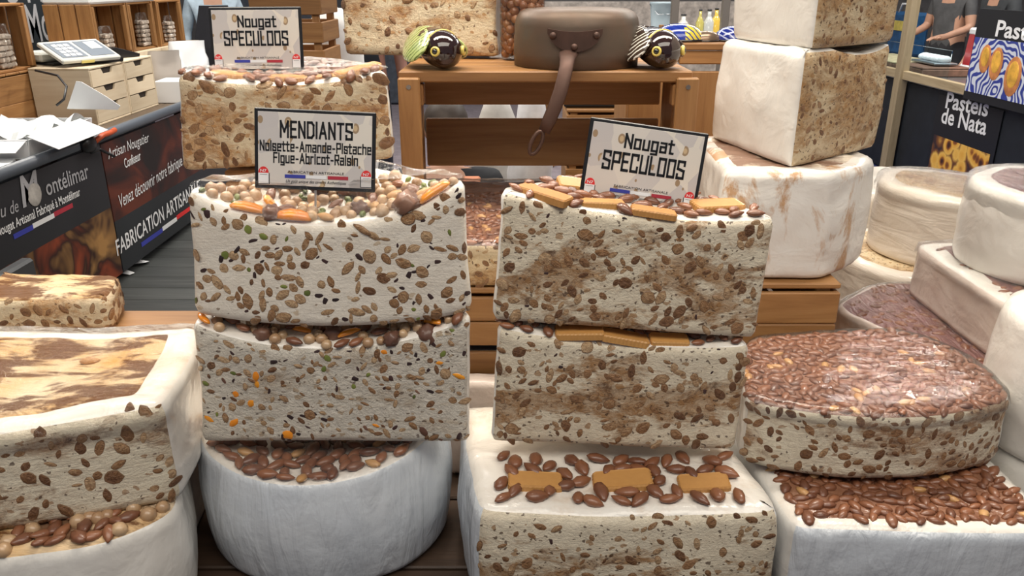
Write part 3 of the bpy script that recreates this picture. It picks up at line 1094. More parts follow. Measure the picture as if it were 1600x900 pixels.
# --- tall stack on the crate, right of centre
random.seed(17)
G3 = nougat('nougat_block', 'white nougat block with cinnamon streaks, lowest of the tall stack on the crate',
            [(.40, 1.50), (.60, 1.475), (.745, 1.62), (.72, 1.84), (.42, 1.86)], [.006, .012, .006, 0, 0], 1.000, 1.215,
            ['skin_stain', 'skin_stain', 'skin', 'skin', 'skin'], 'top_mixed', 'skin_stain', seed=21, amp=.005, er=.016, belly=.004)
G2 = nougat('nougat_block', 'sponge brown cut nougat block with white side, middle of the tall stack on the crate',
            [(.532, 1.505), (.785, 1.715), (.70, 1.90), (.455, 1.83)], [.002, .004, .01, .004], lambda x, y: 1.215, lambda x, y: 1.432,
            ['cut_dense', 'skin', 'skin', 'skin'], 'top_mixed', 'skin', seed=22, amp=.004, er=.016, belly=.003,
            dish=lambda x, y: .014 * max(0, 1 - ((x - .68) ** 2 + (y - 1.66) ** 2) / .012))
face_nuts(G2, {0}, [(5, SL_D, .010, .018, 'nut_slice'), (3, SL_T, .012, .02, 'nut_slice')], 45, gap=.85)
G1 = nougat('nougat_block', 'top block of the tall crate stack with brown cut face, cropped by the picture edge',
            [(.548, 1.52), (.785, 1.72), (.70, 1.90), (.475, 1.82)], [.002, .004, .01, .004], 1.432, 1.645,
            ['cut_dense', 'skin', 'skin', 'skin'], 'top_mixed', 'skin', seed=23, amp=.004, er=.016, belly=.003)
face_nuts(G1, {0}, [(5, SL_D, .010, .018, 'nut_slice'), (3, SL_T, .012, .02, 'nut_slice')], 30, gap=.85)

# --- slabs between and behind the stacks
random.seed(18)
EE = nougat('nougat_block', 'flat nougat slab with dark toasted almond top, in the gap between the two sign stacks',
            [(-.24, 1.46), (.20, 1.46), (.20, 1.98), (-.24, 1.98)], [.004, 0, 0, 0], .992, 1.080,
            ['cut_dense', 'skin', 'skin', 'skin'], 'top_brown', 'top_brown', seed=24, amp=.004, er=.012, rim=0)
face_nuts(EE, {0}, [(5, SL_D, .012, .02, 'nut_slice'), (3, SL_T, .012, .02, 'nut_slice')], 60, gap=.8)
top_nuts(EE, [(9, ALM, .022, .030, 'almond'), (.6, ALMP, .022, .028, 'almond')], 200, region=lambda x, y: -.14 < x < .06 and y < 1.85, inner=.006, gap=.5, sink=.0, tries=25)
film(EE, 'film_soft', .012, over=.008)
nougat('nougat_block', 'plain pale nougat block half hidden low between the two front stacks',
       [(-.13, 1.39), (.12, 1.39), (.12, 1.44), (-.13, 1.44)], [0, 0, 0, 0], .605, .818, ['skin_pink'] * 4, 'skin_pink', 'skin_pink', seed=25, N=110, smooth=3, er=.012)
slab = nougat('nougat_block', 'upright caramel nougat slab standing on the open crate beside the hazelnut bag',
              [(-.415, 2.05), (-.035, 1.985), (-.01, 2.10), (-.40, 2.17)], [.002, 0, 0, 0], 1.380, 1.64,
              ['cut_spec_pale', 'skin', 'skin', 'skin'], 'top_mixed', 'top_white', seed=26, amp=.005, er=.016)
face_nuts(slab, {0}, [(5, SL_D, .014, .028, 'nut_slice'), (4, SL_T, .014, .028, 'nut_slice')], 60, gap=.85)

# ------------------------------------------------------------------ planks and crates
_pc = {}


def plank(parent, c, d, mat='pine', name='slat', bev=0.003, rot=None):
    """board of world size d centred at c (parent space); grain runs along its longest side"""
    k = max(range(3), key=lambda i: d[i])
    if k == 0: L, e = (d[0], d[1], d[2]), Euler((0, 0, 0))
    elif k == 1: L, e = (d[1], d[0], d[2]), Euler((0, 0, PI / 2))
    else: L, e = (d[2], d[1], d[0]), Euler((0, -PI / 2, 0))
    key = (tuple(round(v, 4) for v in L), mat, bev)
    if key not in _pc:
        _pc[key] = MB().box((0, 0, 0), L, bev).mesh(name, M[mat])
    o = link(name, _pc[key], parent, c)
    if rot is not None: e = (rot.to_matrix() @ e.to_matrix()).to_euler()
    o.rotation_euler = e
    return o


def slat_crate(name, label, x0, x1, y0, y1, z0, z1, rows=3, gap=0.3, mat='pine', topboards=4, group=None, th=.012):
    w_, d_, h_ = x1 - x0, y1 - y0, z1 - z0
    t = thing(name, label, 'crate', ((x0 + x1) / 2, (y0 + y1) / 2, z0), 0, group)
    for sx in (-1, 1):
        for sy in (-1, 1):
            plank(t, (sx * (w_ / 2 - .03), sy * (d_ / 2 - .03), h_ / 2 - th / 2), (.03, .03, h_ - th), mat, 'post')
    sh = h_ / rows
    for r in range(rows):
        zc = sh * (r + .5) + (sh * gap * .5 if topboards == 0 else 0) - (th if r == rows - 1 and topboards else 0)
        hh = sh * (1 - gap)
        for sy in (-1, 1): plank(t, (0, sy * (d_ / 2 - th / 2), zc), (w_, th, hh), mat, 'slat')
        for sx in (-1, 1): plank(t, (sx * (w_ / 2 - th / 2), 0, zc), (th, d_ - 2 * th - .002, hh), mat, 'slat')
    for k in range(topboards):
        bw = d_ / topboards
        plank(t, (0, -d_ / 2 + bw * (k + .5), h_ - th / 2), (w_, bw - .006, th), mat, 'top_board')
    return t


def open_crate(name, label, loc, rz, W, D, H, mat='pine', group=None, planks=3, curve=False):
    """crate standing on its end, opening at local -Y"""
    t = thing(name, label, 'crate', loc, rz, group)
    th = .014
    pw = D / planks
    for sx in (-1, 1):
        for k in range(planks):
            plank(t, (sx * (W / 2 - th / 2), -D / 2 + pw * (k + .5), H / 2), (th, pw - .008, H - .002), mat, 'side_board')
    for k in range(2):
        plank(t, ((k - .5) * (W - 2 * th) / 2, D / 2 - th / 2, H / 2), ((W - 2 * th) / 2 - .014, th, H - .05), mat, 'back_board')
    plank(t, (0, 0, th / 2), (W - 2 * th - .002, D - 2 * th, th), mat, 'bottom_board')
    plank(t, (0, 0, H - th / 2), (W - 2 * th - .002, D - 2 * th, th), mat, 'top_board')
    for sx in (-1, 1):
        plank(t, (sx * (W / 2 - th - .014), -D / 2 + .016, H / 2), (.026, .03, H - 2 * th - .004), mat, 'post')
    return t


# ------------------------------------------------------------------ the setting
M['floor_far'] = plain('hall_carpet', (0.20, 0.17, 0.19), 0.9, var=.2)
M['carpet_blue'] = plain('blue_carpet', (0.02, 0.035, 0.14), 0.95, var=.3)
M['wall'] = plain('hall_wall', (0.16, 0.15, 0.15), 0.8, var=.2)
fl = MB().box((0, 5.5, -.035), (16, 17, .05)).build('floor', M['floor_far'])
fl['kind'] = 'structure'
for k in range(26):
    yy = 1.9 + .17 * k
    plank(fl, (-.85 + .12 * ((k * 7) % 5 - 2), yy, -.004), (3.6, .164, .02), 'grey_wood', 'floor_board', .002)
cb = MB().box((2.9, 5.9, -.006), (2.4, 5.0, .01)).build('floor_carpet', M['carpet_blue'])
cb['kind'] = 'structure'
wb = MB().box((0, 13.0, 2.0), (16, .1, 4.1)).build('wall_back', M['wall']); wb['kind'] = 'structure'
wl = MB().box((-7.0, 5.5, 2.0), (.1, 15, 4.1)).build('wall_left', M['wall']); wl['kind'] = 'structure'
wr = MB().box((7.5, 5.5, 2.0), (.1, 15, 4.1)).build('wall_right', M['wall']); wr['kind'] = 'structure'

# display tables of dark boards
def board_table(label, x0, x1, y0, y1):
    cx, cy = (x0 + x1) / 2, (y0 + y1) / 2
    t = thing('display_table', label, 'table', (cx, cy, 0))
    n_ = round((y1 - y0) / .2)
    bw = (y1 - y0) / n_
    for k in range(n_): plank(t, (0, y0 - cy + bw * (k + .5), .585), (x1 - x0, bw - .006, .03), 'dark_wood', 'board')
    for sx in (-1, 1):
        for sy in (-1, 1): plank(t, (sx * ((x1 - x0) / 2 - .08), sy * ((y1 - y0) / 2 - .08), .285), (.07, .07, .57), 'dark_wood', 'leg')
    for sy in (-1, 1): plank(t, (0, sy * ((y1 - y0) / 2 - .08), .53), (x1 - x0 - .24, .04, .07), 'dark_wood', 'rail')
board_table('dark boarded display table carrying the front nougat stacks', -1.35, 1.55, .72, 1.72)
board_table('second dark boarded table behind, carrying crates and the right back pile', -.62, 1.62, 1.73, 2.98)

# crates carrying the second row
slat_crate('wooden_crate', 'slatted pine crate showing in the gap between the two front stacks', -.30, .24, 1.455, 2.14, .60, .990, rows=6, gap=.22)
slat_crate('wooden_crate', 'slatted pine crate carrying the tall stack of nougat blocks', .255, .645, 1.46, 2.10, .60, .998, rows=5, gap=.16)
slat_crate('wooden_crate', 'pine crate at the left whose top board shows beside the far left nougat piece', -1.15, -.56, 1.375, 1.512, .60, .922, rows=3, gap=.2, topboards=1)
slat_crate('wooden_crate', 'tall pine crate hidden under the caramel coloured speculoos half', -.56, -.31, 1.53, 1.70, .60, 1.205, rows=6, gap=.2)

# open crate turned on its side, as a shelf
YD, ZD = 1.70, 1.374
xl, xr = at(620, 130, YD).x, at(1094, 130, YD).x
D = thing('display_crate', 'open pine crate on its side, used as a shelf for the copper pan', 'crate', ((xl + xr) / 2, YD + .17, .990))
wD = xr - xl
hD = ZD - .990
dp = .33
for k in range(3):
    plank(D, (-.005, -dp / 2 + .014 + .108 * (k + .5), hD - .0115), (wD - .012, .104, .023), 'pine', 'top_board')
for sx in (-1, 1):
    plank(D, (sx * (wD / 2 - .024), -dp / 2 + .0055, (hD - .012) / 2), (.046, .018, hD - .012), 'pine', 'post')
    for k in range(2):
        plank(D, (sx * (wD / 2 - .010), -dp / 2 + .02 + .15 * (k + .5), (hD - .024) / 2), (.018, .142, hD - .026), 'pine', 'side_board')
    plank(D, (sx * (wD / 2 - .036), -dp / 2 + .035, hD - .05), (.03, .036, .045), 'pine', 'corner_block')
for z0, z1 in ((1.262, 1.348), (1.108, 1.228)):
    plank(D, (0, dp / 2 - .006, (z0 + z1) / 2 - .990), (wD - .045, .012, z1 - z0), 'pine', 'back_board')
mb = MB()
for sx in (-1, 1):
    mb.tube([(sx * (wD / 2 - .024), -dp / 2 - .0065, hD - .03), (sx * (wD / 2 - .024), -dp / 2 - .002, hD - .03)], .005, 8)
mb.build('nail', plain('nail_steel', (.25, .22, .2), .4, .8), D)

# crate standing behind it on the right
x0, x1 = at(985, 68, 2.20).x, .70
F = thing('wooden_crate', 'upright pine crate behind the tall stack with blue ceramics on top', 'crate', ((x0 + x1) / 2, 2.34, .60))
wF, hF = x1 - x0, 1.397 - .60
for k in range(3): plank(F, (0, -.10 + .10 * k, hF - .009), (wF, .096, .018), 'pine', 'top_board')
for k in range(3):
    bw = wF / 3
    plank(F, (-wF / 2 + bw * (k + .5), -.135, hF / 2 - .035), (bw - .004, .014, hF - .075), 'pine', 'front_board')
    plank(F, (-wF / 2 + bw * (k + .5), -.135, hF - .037), (bw - .006, .018, .034), 'pine', 'edge_block')
for sx in (-1, 1): plank(F, (sx * (wF / 2 - .008), 0.01, hF / 2 - .01), (.016, .26, hF - .022), 'pine', 'side_board')

# ------------------------------------------------------------------ copper pan, upside down on the crate
def copper(name, c1, c2, c3, rough):
    m = NT(name)
    v = m.coords((1, 1, 1))
    n1 = m.noise(v, 5, 6, .6, .8)
    m.set(Base_Color=m.ramp(n1, [(.3, c1), (.55, c2), (.75, c3)]), Metallic=.45, Roughness=m.ramp(m.noise(v, 12, 5), [(.3, (rough - .1,) * 3), (.7, (rough + .15,) * 3)]))
    m.set(Normal=m.bump(m.noise(v, 25, 4), .15, .004))
    return m.mat
M['copper'] = copper('aged_copper', (.085, .075, .055), (.13, .085, .06), (.11, .10, .08), .5)
M['copper_dark'] = copper('dark_copper', (.055, .03, .022), (.10, .052, .038), (.13, .075, .055), .5)
pc = at(907, 108, 1.725)
pan = thing('copper_pan', 'aged copper saucepan turned upside down on the crate, long handle hanging down', 'pan', (pc.x, 1.862, ZD + .0005))
mb = MB()
r0 = .138
prof = [(r0 - .004, 0), (r0, .001), (r0 + .001, .03), (r0 - .001, .085), (r0 - .004, .100), (r0 - .012, .112), (r0 - .028, .119), (r0 - .06, .121), (.02, .122)]
mb.lathe(prof, 56)
mb.build('bowl', M['copper'], pan, True)
# handle bracket on the front of the bowl
br = MB()
def on_bowl(a, z, off=0.0):
    return Vector(((r0 + off) * math.sin(a), -(r0 + off) * math.cos(a), z))
ctr = -.10
top = [(ctr + q, .082 - .004 * math.cos(q * 5)) for q in [-.40 + .80 * k / 14 for k in range(15)]]
bot = [(ctr + q, .074 - .036 * (max(0, 1 - (q / .40) ** 2)) ** .7) for q in [-.40 + .80 * k / 14 for k in range(15)]]
vs = [on_bowl(a, z, .0015) for a, z in top] + [on_bowl(a, z, .0015) for a, z in bot] + [on_bowl(a, z, .008) for a, z in top] + [on_bowl(a, z, .008) for a, z in bot]
fs = []
for k in range(14):
    fs.append((30 + k, 45 + k, 46 + k, 31 + k))
    fs.append((k, k + 1, 31 + k, 30 + k))
    fs.append((15 + k, 45 + k, 46 + k, 16 + k))
br.add(vs, fs)
br.build('bracket', M['copper_dark'], pan, False)
for a, z in ((ctr - .31, .070), (ctr + .31, .071), (ctr, .048)):
    rv = MB()
    rv.lathe([(.0075, 0), (.007, .003), (.0045, .0055), (.001, .0065)], 10)
    o = rv.build('rivet', M['copper_dark'], pan, True)
    o.location = on_bowl(a, z, .0075)
    o.rotation_euler = (PI / 2, 0, a)
hp = [at(888, 84, 1.722), at(887, 92, 1.70), at(885, 104, 1.680), at(881, 122, 1.668), at(876, 142, 1.662), at(868, 165, 1.660), at(858, 188, 1.660), at(850, 206, 1.660)]
base = Vector(pan.location)
hd = MB()
hd.tube([p - base for p in hp], [.021, .0165, .0145, .0145, .0145, .0145, .0145, .012], 10, True, 0, .42)
loop = []
lc = at(838, 223, 1.660)
for k in range(17):
    a = 2 * PI * k / 16
    d = Vector((math.cos(a) * .010, 0, math.sin(a) * .026))
    d = Matrix.Rotation(R(24), 3, 'Y') @ d
    loop.append(lc + d - base)
hd.tube(loop, .0042, 8, False)
hd.build('handle', M['copper_dark'], pan, True)

# ------------------------------------------------------------------ ceramic cicadas
M['cic_brown'] = plain('brown_glaze', (.022, .008, .006), .08, coat=1)
M['cic_yellow'] = plain('yellow_glaze', (.72, .55, .12), .15, coat=.6)
M['cic_black'] = plain('black_glaze', (.01, .008, .008), .1, coat=1)
def leafmat(name, c, vein):
    m = NT(name)
    v = m.coords((1, 1, 1), rnd=False)
    wv = m.n('ShaderNodeTexWave', wave_type='BANDS', bands_direction='DIAGONAL')
    wv.inputs['Scale'].default_value = 32
    wv.inputs['Distortion'].default_value = 3
    m.l(v, wv.inputs['Vector'])
    m.set(Base_Color=m.ramp(wv.outputs['Fac'], [(.72, c), (.86, vein)]), Roughness=.15, Coat_Weight=.8)
    return m.mat
M['wing_green'] = leafmat('green_wing_glaze', (.50, .58, .22), (.16, .22, .05))
M['wing_white'] = leafmat('white_wing_glaze', (.05, .03, .02), (.80, .78, .70))
M['wing_blue'] = leafmat('blue_wing_glaze', (.008, .02, .22), (.45, .5, .7))
M['wing_blue_yellow'] = leafmat('blue_yellow_glaze', (.01, .03, .30), (.02, .05, .35))


def ellipsoid(c, r, n=16, rings=10, rot=None):
    vs, fs = [], []
    c = Vector(c)
    Mx = rot.to_matrix() if rot is not None else Matrix.Identity(3)
    for i in range(rings + 1):
        a = PI * i / rings
        for k in range(n):
            b = 2 * PI * k / n
            vs.append(c + Mx @ Vector((r[0] * math.sin(a) * math.cos(b), r[1] * math.sin(a) * math.sin(b), -r[2] * math.cos(a))))
    for i in range(rings):
        for k in range(n):
            k2 = (k + 1) % n
            fs.append((i * n + k, i * n + k2, (i + 1) * n + k2, (i + 1) * n + k))
    return vs, fs


def add_ell(mb, c, r, n=16, rings=10, rot=None, mi=0):
    v, f = ellipsoid(c, r, n, rings, rot)
    mb.add(v, f, mi)


def cicada(label, loc, rz, wing, s=1.0):
    t = thing('ceramic_cicada', label, 'ornament', loc, rz)
    mb = MB()
    # egg body: head to the front (-Y), tail tapering back
    pts = [(0, -.047, .036), (0, -.044, .036), (0, -.034, .037), (0, -.015, .040), (0, .01, .044), (0, .045, .050), (0, .085, .050), (0, .125, .036), (0, .15, .020)]
    rad = [.004, .018, .031, .0385, .040, .036, .027, .015, .004]
    mb.tube([tuple(q * s for q in p) for p in pts], [min(q, p[2]) * s for q, p in zip(rad, pts)], 22)
    mb.build('body', M['cic_brown'], t, True)
    col = MB()
    col.tube([(.0405 * s * math.cos(a), (-.001 - .004 * math.sin(a)) * s, (.040 + .0405 * math.sin(a)) * s) for a in [PI * k / 20 for k in range(21)]], .0028 * s, 6)
    col.build('collar', M['cic_yellow'], t, True)
    for sx in (-1, 1):
        wg = MB()
        add_ell(wg, (sx * .030 * s, .062 * s, .050 * s), (.009 * s, .085 * s, .042 * s), 18, 10, Euler((R(6), R(sx * -34), R(sx * 10))))
        wg.build('wing', M[wing], t, True)
        ey = MB()
        e = Euler((0, R(sx * 52), 0)).to_matrix()
        cpt = Vector((sx * .0285, -.030, .040)) * s
        nrm = Vector((sx * .72, -.66, .08)).normalized()
        q = nrm.to_track_quat('Z', 'Y').to_matrix()
        ey.lathe([(.010 * s, -.004 * s), (.0105 * s, 0), (.009 * s, .003 * s), (.0065 * s, .0035 * s), (.006 * s, .002 * s)], 18, mi=0)
        ey.lathe([(.006 * s, -.001 * s), (.0058 * s, .0028 * s), (.003 * s, .0042 * s), (.0008 * s, .0046 * s)], 14, mi=1)
        o = ey.build('eye', [M['cic_yellow'], M['cic_black']], t, True)
        o.location = cpt + nrm * .0065 * s
        o.rotation_euler = q.to_euler()
    return t


q = atz(676, 122, ZD)
cicada('dark brown ceramic cicada with pale green wings on the crate left of the copper pan', (q.x + .006, 1.752, ZD), R(32), 'wing_green', 1.0)
q = atz(1033, 112, ZD)
cicada('dark brown ceramic cicada with white veined wings right of the copper pan', (q.x + .004, 1.756, ZD), R(24), 'wing_white', 1.0)


def ceramic_dish(label, loc, rz, mats, s):
    """oval glazed dish leaning on its rim, seen from its domed back"""
    t = thing('ceramic_dish', label, 'dish', loc, rz)
    mb = MB()
    n, rings = 28, 10
    vs, fs, ms = [], [], []
    for i in range(rings + 1):
        f = i / rings
        for k in range(n):
            a = 2 * PI * k / n
            r_ = math.cos(f * PI / 2) ** .8
            vs.append((math.cos(a) * r_ * .075 * s, math.sin(a) * r_ * .05 * s, math.sin(f * PI / 2) * .05 * s))
    for i in range(rings):
        for k in range(n):
            k2 = (k + 1) % n
            fs.append((i * n + k, i * n + k2, (i + 1) * n + k2, (i + 1) * n + k))
            ms.append(1 if (len(mats) > 1 and math.cos(2 * PI * (k + .5) / n) * math.cos(i / rings * PI / 2) > .22) else 0)
    mb.add(vs, fs, ms)
    mb.build('shell', [M[m] for m in mats], t, True)
    rm = MB()
    rm.tube([(math.cos(a) * .076 * s, math.sin(a) * .051 * s, .004 * s) for a in [2 * PI * k / 28 for k in range(29)]], .004 * s, 6, False)
    rm.build('rim', M['cic_black'], t, True)
    return t


M['yellow_ray'] = leafmat('yellow_ray_glaze', (.75, .60, .06), (.03, .05, .25))
M['bronze'] = plain('bronze_glaze', (.28, .19, .13), .25, metal=.6)
ceramic_dish('blue and yellow glazed oval ceramic dish on the upright crate', (at(1062, 58, 2.26).x, 2.27, 1.397), R(-8), ['wing_blue_yellow', 'yellow_ray'], .92)
ceramic_dish('bronze coloured ceramic dish between the two blue dishes', (at(1106, 58, 2.24).x, 2.262, 1.397), R(8), ['bronze'], .55)
ceramic_dish('dark blue ceramic dish with white leaf pattern beside the tall stack', (at(1153, 62, 2.24).x, 2.265, 1.397), R(-20), ['wing_blue'], .80)

# ------------------------------------------------------------------ bag of hazelnuts
bg = at(797, 96, 1.93)
bag = thing('hazelnut_bag', 'clear bag of roasted hazelnuts standing beside the copper pan', 'bag', (.024, 1.985, ZD))
M['roast'] = nutmat('roasted_hazelnut', (.20, .06, .02), (.46, .19, .07), .35, .6)
RO = blob_mesh('hazelnut', M['roast'], .05, .95)
random.seed(3)
sp = []
for _ in range(6000):
    if len(sp) >= 190: break
    a = random.uniform(0, 2 * PI)
    z = random.uniform(.014, .20)
    p = Vector((math.cos(a) * .040, math.sin(a) * .036, z))
    if all((p - o2).length > .0145 for o2 in sp): sp.append(p)
for p in sp: link('hazelnut', RO, bag, p, (random.random() * 6, random.random() * 6, 0), (.0235,) * 3)
mb = MB()
mb.lathe([(.034, .001), (.049, .006), (.0525, .04), (.053, .10), (.0525, .16), (.051, .20), (.046, .225), (.02, .25), (.016, .27)], 30)
mb.build('plastic_wrap', M['film'], bag, True)

# ------------------------------------------------------------------ lettering
GL = {
 'N': ([[(0, 0), (0, 1)], [(0, 1), (.5, 0)], [(.5, 0), (.5, 1)]], .5), 'o': ([[(0, 0), (0, .7), (.42, .7), (.42, 0), (0, 0)]], .42),
 'u': ([[(0, .7), (0, 0), (.42, 0), (.42, .7)]], .42), 'g': ([[(.42, 0), (0, 0), (0, .7), (.42, .7), (.42, -.25), (0, -.25)]], .42),
 'a': ([[(.02, .7), (.42, .7), (.42, 0), (0, 0), (0, .4), (.42, .4)]], .42), 't': ([[(.1, .95), (.1, 0), (.32, 0)], [(-.06, .7), (.32, .7)]], .3),
 'S': ([[(.5, .8), (.5, 1), (0, 1), (0, .56), (.5, .44), (.5, 0), (0, 0), (0, .2)]], .5), 'P': ([[(0, 0), (0, 1), (.5, 1), (.5, .45), (0, .45)]], .5),
 'E': ([[(.45, 1), (0, 1), (0, 0), (.45, 0)], [(0, .52), (.38, .52)]], .45), 'C': ([[(.5, .75), (.5, 1), (0, 1), (0, 0), (.5, 0), (.5, .25)]], .5),
 'U': ([[(0, 1), (0, 0), (.5, 0), (.5, 1)]], .5), 'L': ([[(0, 1), (0, 0), (.42, 0)]], .42), 'O': ([[(0, 0), (0, 1), (.5, 1), (.5, 0), (0, 0)]], .5),
 'M': ([[(0, 0), (0, 1), (.32, .35), (.64, 1), (.64, 0)]], .64), 'D': ([[(0, 0), (0, 1), (.36, 1), (.52, .82), (.52, .18), (.36, 0), (0, 0)]], .52),
 'I': ([[(0, 0), (0, 1)]], .02), 'A': ([[(0, 0), (.28, 1), (.56, 0)], [(.1, .32), (.46, .32)]], .56), 'T': ([[(0, 1), (.5, 1)], [(.25, 1), (.25, 0)]], .5),
 'i': ([[(0, 0), (0, .7)], [(0, .86), (0, .98)]], .02), 's': ([[(.4, .55), (.4, .7), (0, .7), (0, .38), (.4, .32), (.4, 0), (0, 0), (0, .15)]], .4),
 'e': ([[(.42, 0), (0, 0), (0, .7), (.42, .7), (.42, .36), (0, .36)]], .42), 'm': ([[(0, 0), (0, .7), (.7, .7), (.7, 0)], [(.35, .7), (.35, 0)]], .7),
 'n': ([[(0, 0), (0, .7), (.42, .7), (.42, 0)]], .42), 'd': ([[(.42, 1), (.42, 0), (0, 0), (0, .7), (.42, .7)]], .42),
 'h': ([[(0, 0), (0, 1)], [(0, .7), (.42, .7), (.42, 0)]], .42), 'c': ([[(.4, .7), (0, .7), (0, 0), (.4, 0)]], .4),
 'F': ([[(.45, 1), (0, 1), (0, 0)], [(0, .52), (.38, .52)]], .45), 'b': ([[(0, 1), (0, 0), (.42, 0), (.42, .7), (0, .7)]], .42),
 'r': ([[(0, 0), (0, .7), (.3, .7)]], .3), 'R': ([[(0, 0), (0, 1), (.5, 1), (.5, .48), (0, .48)], [(.25, .48), (.5, 0)]], .5), '-': ([[(.04, .4), (.28, .4)]], .32),
}


def stroke_text(txt, width, height, sw=.17):
    """square condensed capitals built of strokes; returns MB in the XZ plane, centred on X, baseline at 0"""
    mb = MB()
    x = 0
    quads = []
    for ch in txt:
        if ch == ' ':
            x += .4; continue
        polys, w_ = GL[ch]
        for pl_ in polys:
            for k in range(len(pl_) - 1):
                a, b = Vector(pl_[k]), Vector(pl_[k + 1])
                d = (b - a).normalized()
                nn = Vector((-d.y, d.x)) * sw / 2
                a2, b2 = a - d * sw / 2, b + d * sw / 2
                quads.append([Vector((x, 0)) + p for p in (a2 - nn, b2 - nn, b2 + nn, a2 + nn)])
        x += w_ + sw + .10
    tot = x - .10 - sw
    sx = width / (tot + sw)
    for qd in quads:
        mb.add([((p.x - tot / 2) * sx, 0, p.y * height) for p in qd], [(0, 1, 2, 3)])
    return mb


def font_mesh(name, txt, width, height, mat, shear=0.0, bold=0.0):
    """built-in font, squeezed to width x cap height, in the XZ plane, centred on X, baseline 0, facing -Y"""
    cu = bpy.data.curves.new('lettering_curve', 'FONT')
    cu.body = txt
    cu.shear = shear
    cu.offset = bold
    cu.resolution_u = 3
    ob = bpy.data.objects.new('lettering_tmp', cu)
    COL.objects.link(ob)
    me = bpy.data.meshes.new_from_object(ob)
    bpy.data.objects.remove(ob)
    xs = [v.co.x for v in me.vertices]
    if not xs: return me
    x0, x1 = min(xs), max(xs)
    for v in me.vertices:
        v.co = Vector(((v.co.x - (x0 + x1) / 2) * width / (x1 - x0), 0, v.co.y * height / .70))
    me.materials.clear()
    me.materials.append(mat)
    me.name = name
    return me


def cardmat():
    """printed photo of broken nougat with almonds, pale grey ground"""
    m = NT('sign_print')
    v = m.coords((1, 1, 1), rnd=False)
    vo = m.n('ShaderNodeTexVoronoi')
    vo.inputs['Scale'].default_value = 22
    m.l(v, vo.inputs['Vector'])
    sc = m.n('ShaderNodeSeparateColor')
    m.l(vo.outputs['Color'], sc.inputs[0])
    col = m.ramp(sc.outputs[0], [(.2, (.58, .54, .52)), (.5, (.70, .65, .59)), (.9, (.76, .70, .61))])
    v2 = m.coords((1, 1, .7), rnd=False)
    vo2 = m.n('ShaderNodeTexVoronoi')
    vo2.inputs['Scale'].default_value = 62
    m.l(v2, vo2.inputs['Vector'])
    s2 = m.n('ShaderNodeSeparateColor')
    m.l(vo2.outputs['Color'], s2.inputs[0])
    nut = m.math('MULTIPLY', m.math('LESS_THAN', vo2.outputs['Distance'], .42), m.math('LESS_THAN', s2.outputs[1], .46))
    ring = m.math('MULTIPLY', m.math('LESS_THAN', vo2.outputs['Distance'], .32), m.math('LESS_THAN', s2.outputs[1], .46))
    col = m.mix(nut, col, (.36, .25, .15))
    col = m.mix(ring, col, (.60, .44, .26))
    m.set(Base_Color=col, Roughness=.35)
    return m.mat


M['card'] = cardmat()
M['ink'] = plain('black_ink', (.006, .006, .008), .4)


def price_sign(label, loc, W, H, lean, roll, yaw, lines):
    t = thing('price_sign', label, 'sign', loc)
    t.rotation_euler = (Matrix.Rotation(yaw, 3, 'Z') @ Matrix.Rotation(-lean, 3, 'X') @ Matrix.Rotation(roll, 3, 'Y')).to_euler()
    z0 = .012
    MB().box((0, 0, z0 + H / 2), (W, .004, H), .0015).build('frame', M['black'], t)
    b = .0055
    MB().box((0, -.0022, z0 + H / 2), (W - 2 * b, .001, H - 2 * b), .0002).build('card', M['card'], t)
    y = -.0032
    def put_t(me, x, z):
        link('lettering', me, t, (x * W, y, z0 + z * H))
    for txt, x, z, w_, h_ in lines:
        put_t(stroke_text(txt, w_ * W, h_ * H).mesh('lettering', M['ink']), x, z)
    put_t(font_mesh('lettering', 'FABRICATION ARTISANALE', .46 * W, .030 * H, M['ink']), .01, .205)
    put_t(font_mesh('lettering', 'Un goût unique des saveurs Authentiques', .50 * W, .040 * H, M['ink'], .35), .01, .085)
    for x, m_ in ((-.165, 'navy'), (.01, 'white'), (.19, 'red')):
        MB().box((0, 0, 0), (.17 * W, .0004, .042 * H)).build('flag_stripe', M[m_], t, loc=(x * W, y, z0 + .165 * H))
    for sx in (-1, 1):
        ms = MB()
        w2, h2 = .085 * W, .21 * H
        ms.prism([(-w2 / 2, 0), (w2 / 2, 0), (w2 / 2, h2 * .62), (-w2 / 2, h2 * .62)], -.0003, .0003, 'y', 0)
        arc = [(w2 / 2, h2 * .62)] + [(w2 / 2 * math.cos(PI * k / 10), h2 * .62 + h2 * .38 * math.sin(PI * k / 10)) for k in range(1, 10)] + [(-w2 / 2, h2 * .62)]
        ms.prism(arc, -.0003, .0003, 'y', 1)
        e = .0012
        ms.prism([(-w2 / 2 - e, -e), (w2 / 2 + e, -e), (w2 / 2 + e, h2 * .62), (-w2 / 2 - e, h2 * .62)], .0003, .0005, 'y', 2)
        ms.prism([(-w2 * .35, h2 * .52), (w2 * .35, h2 * .52), (w2 * .35, h2 * .535), (-w2 * .35, h2 * .535)], -.0006, -.0004, 'y', 2)
        o = ms.build('milestone_mark', [M['white'], M['bright_red'], M['ink']], t, loc=(sx * .425 * W, y, z0 + .065 * H))
        link('lettering', font_mesh('lettering', 'N7', w2 * .6, h2 * .16, M['white'], 0, .01), o, (0, -.0008, h2 * .68))
    MB().tube([(0, .001, z0), (0, .001, z0 - .03)], .0018, 6).build('spike', plain('spike_steel', (.6, .6, .6), .3, .9), t)
    return t


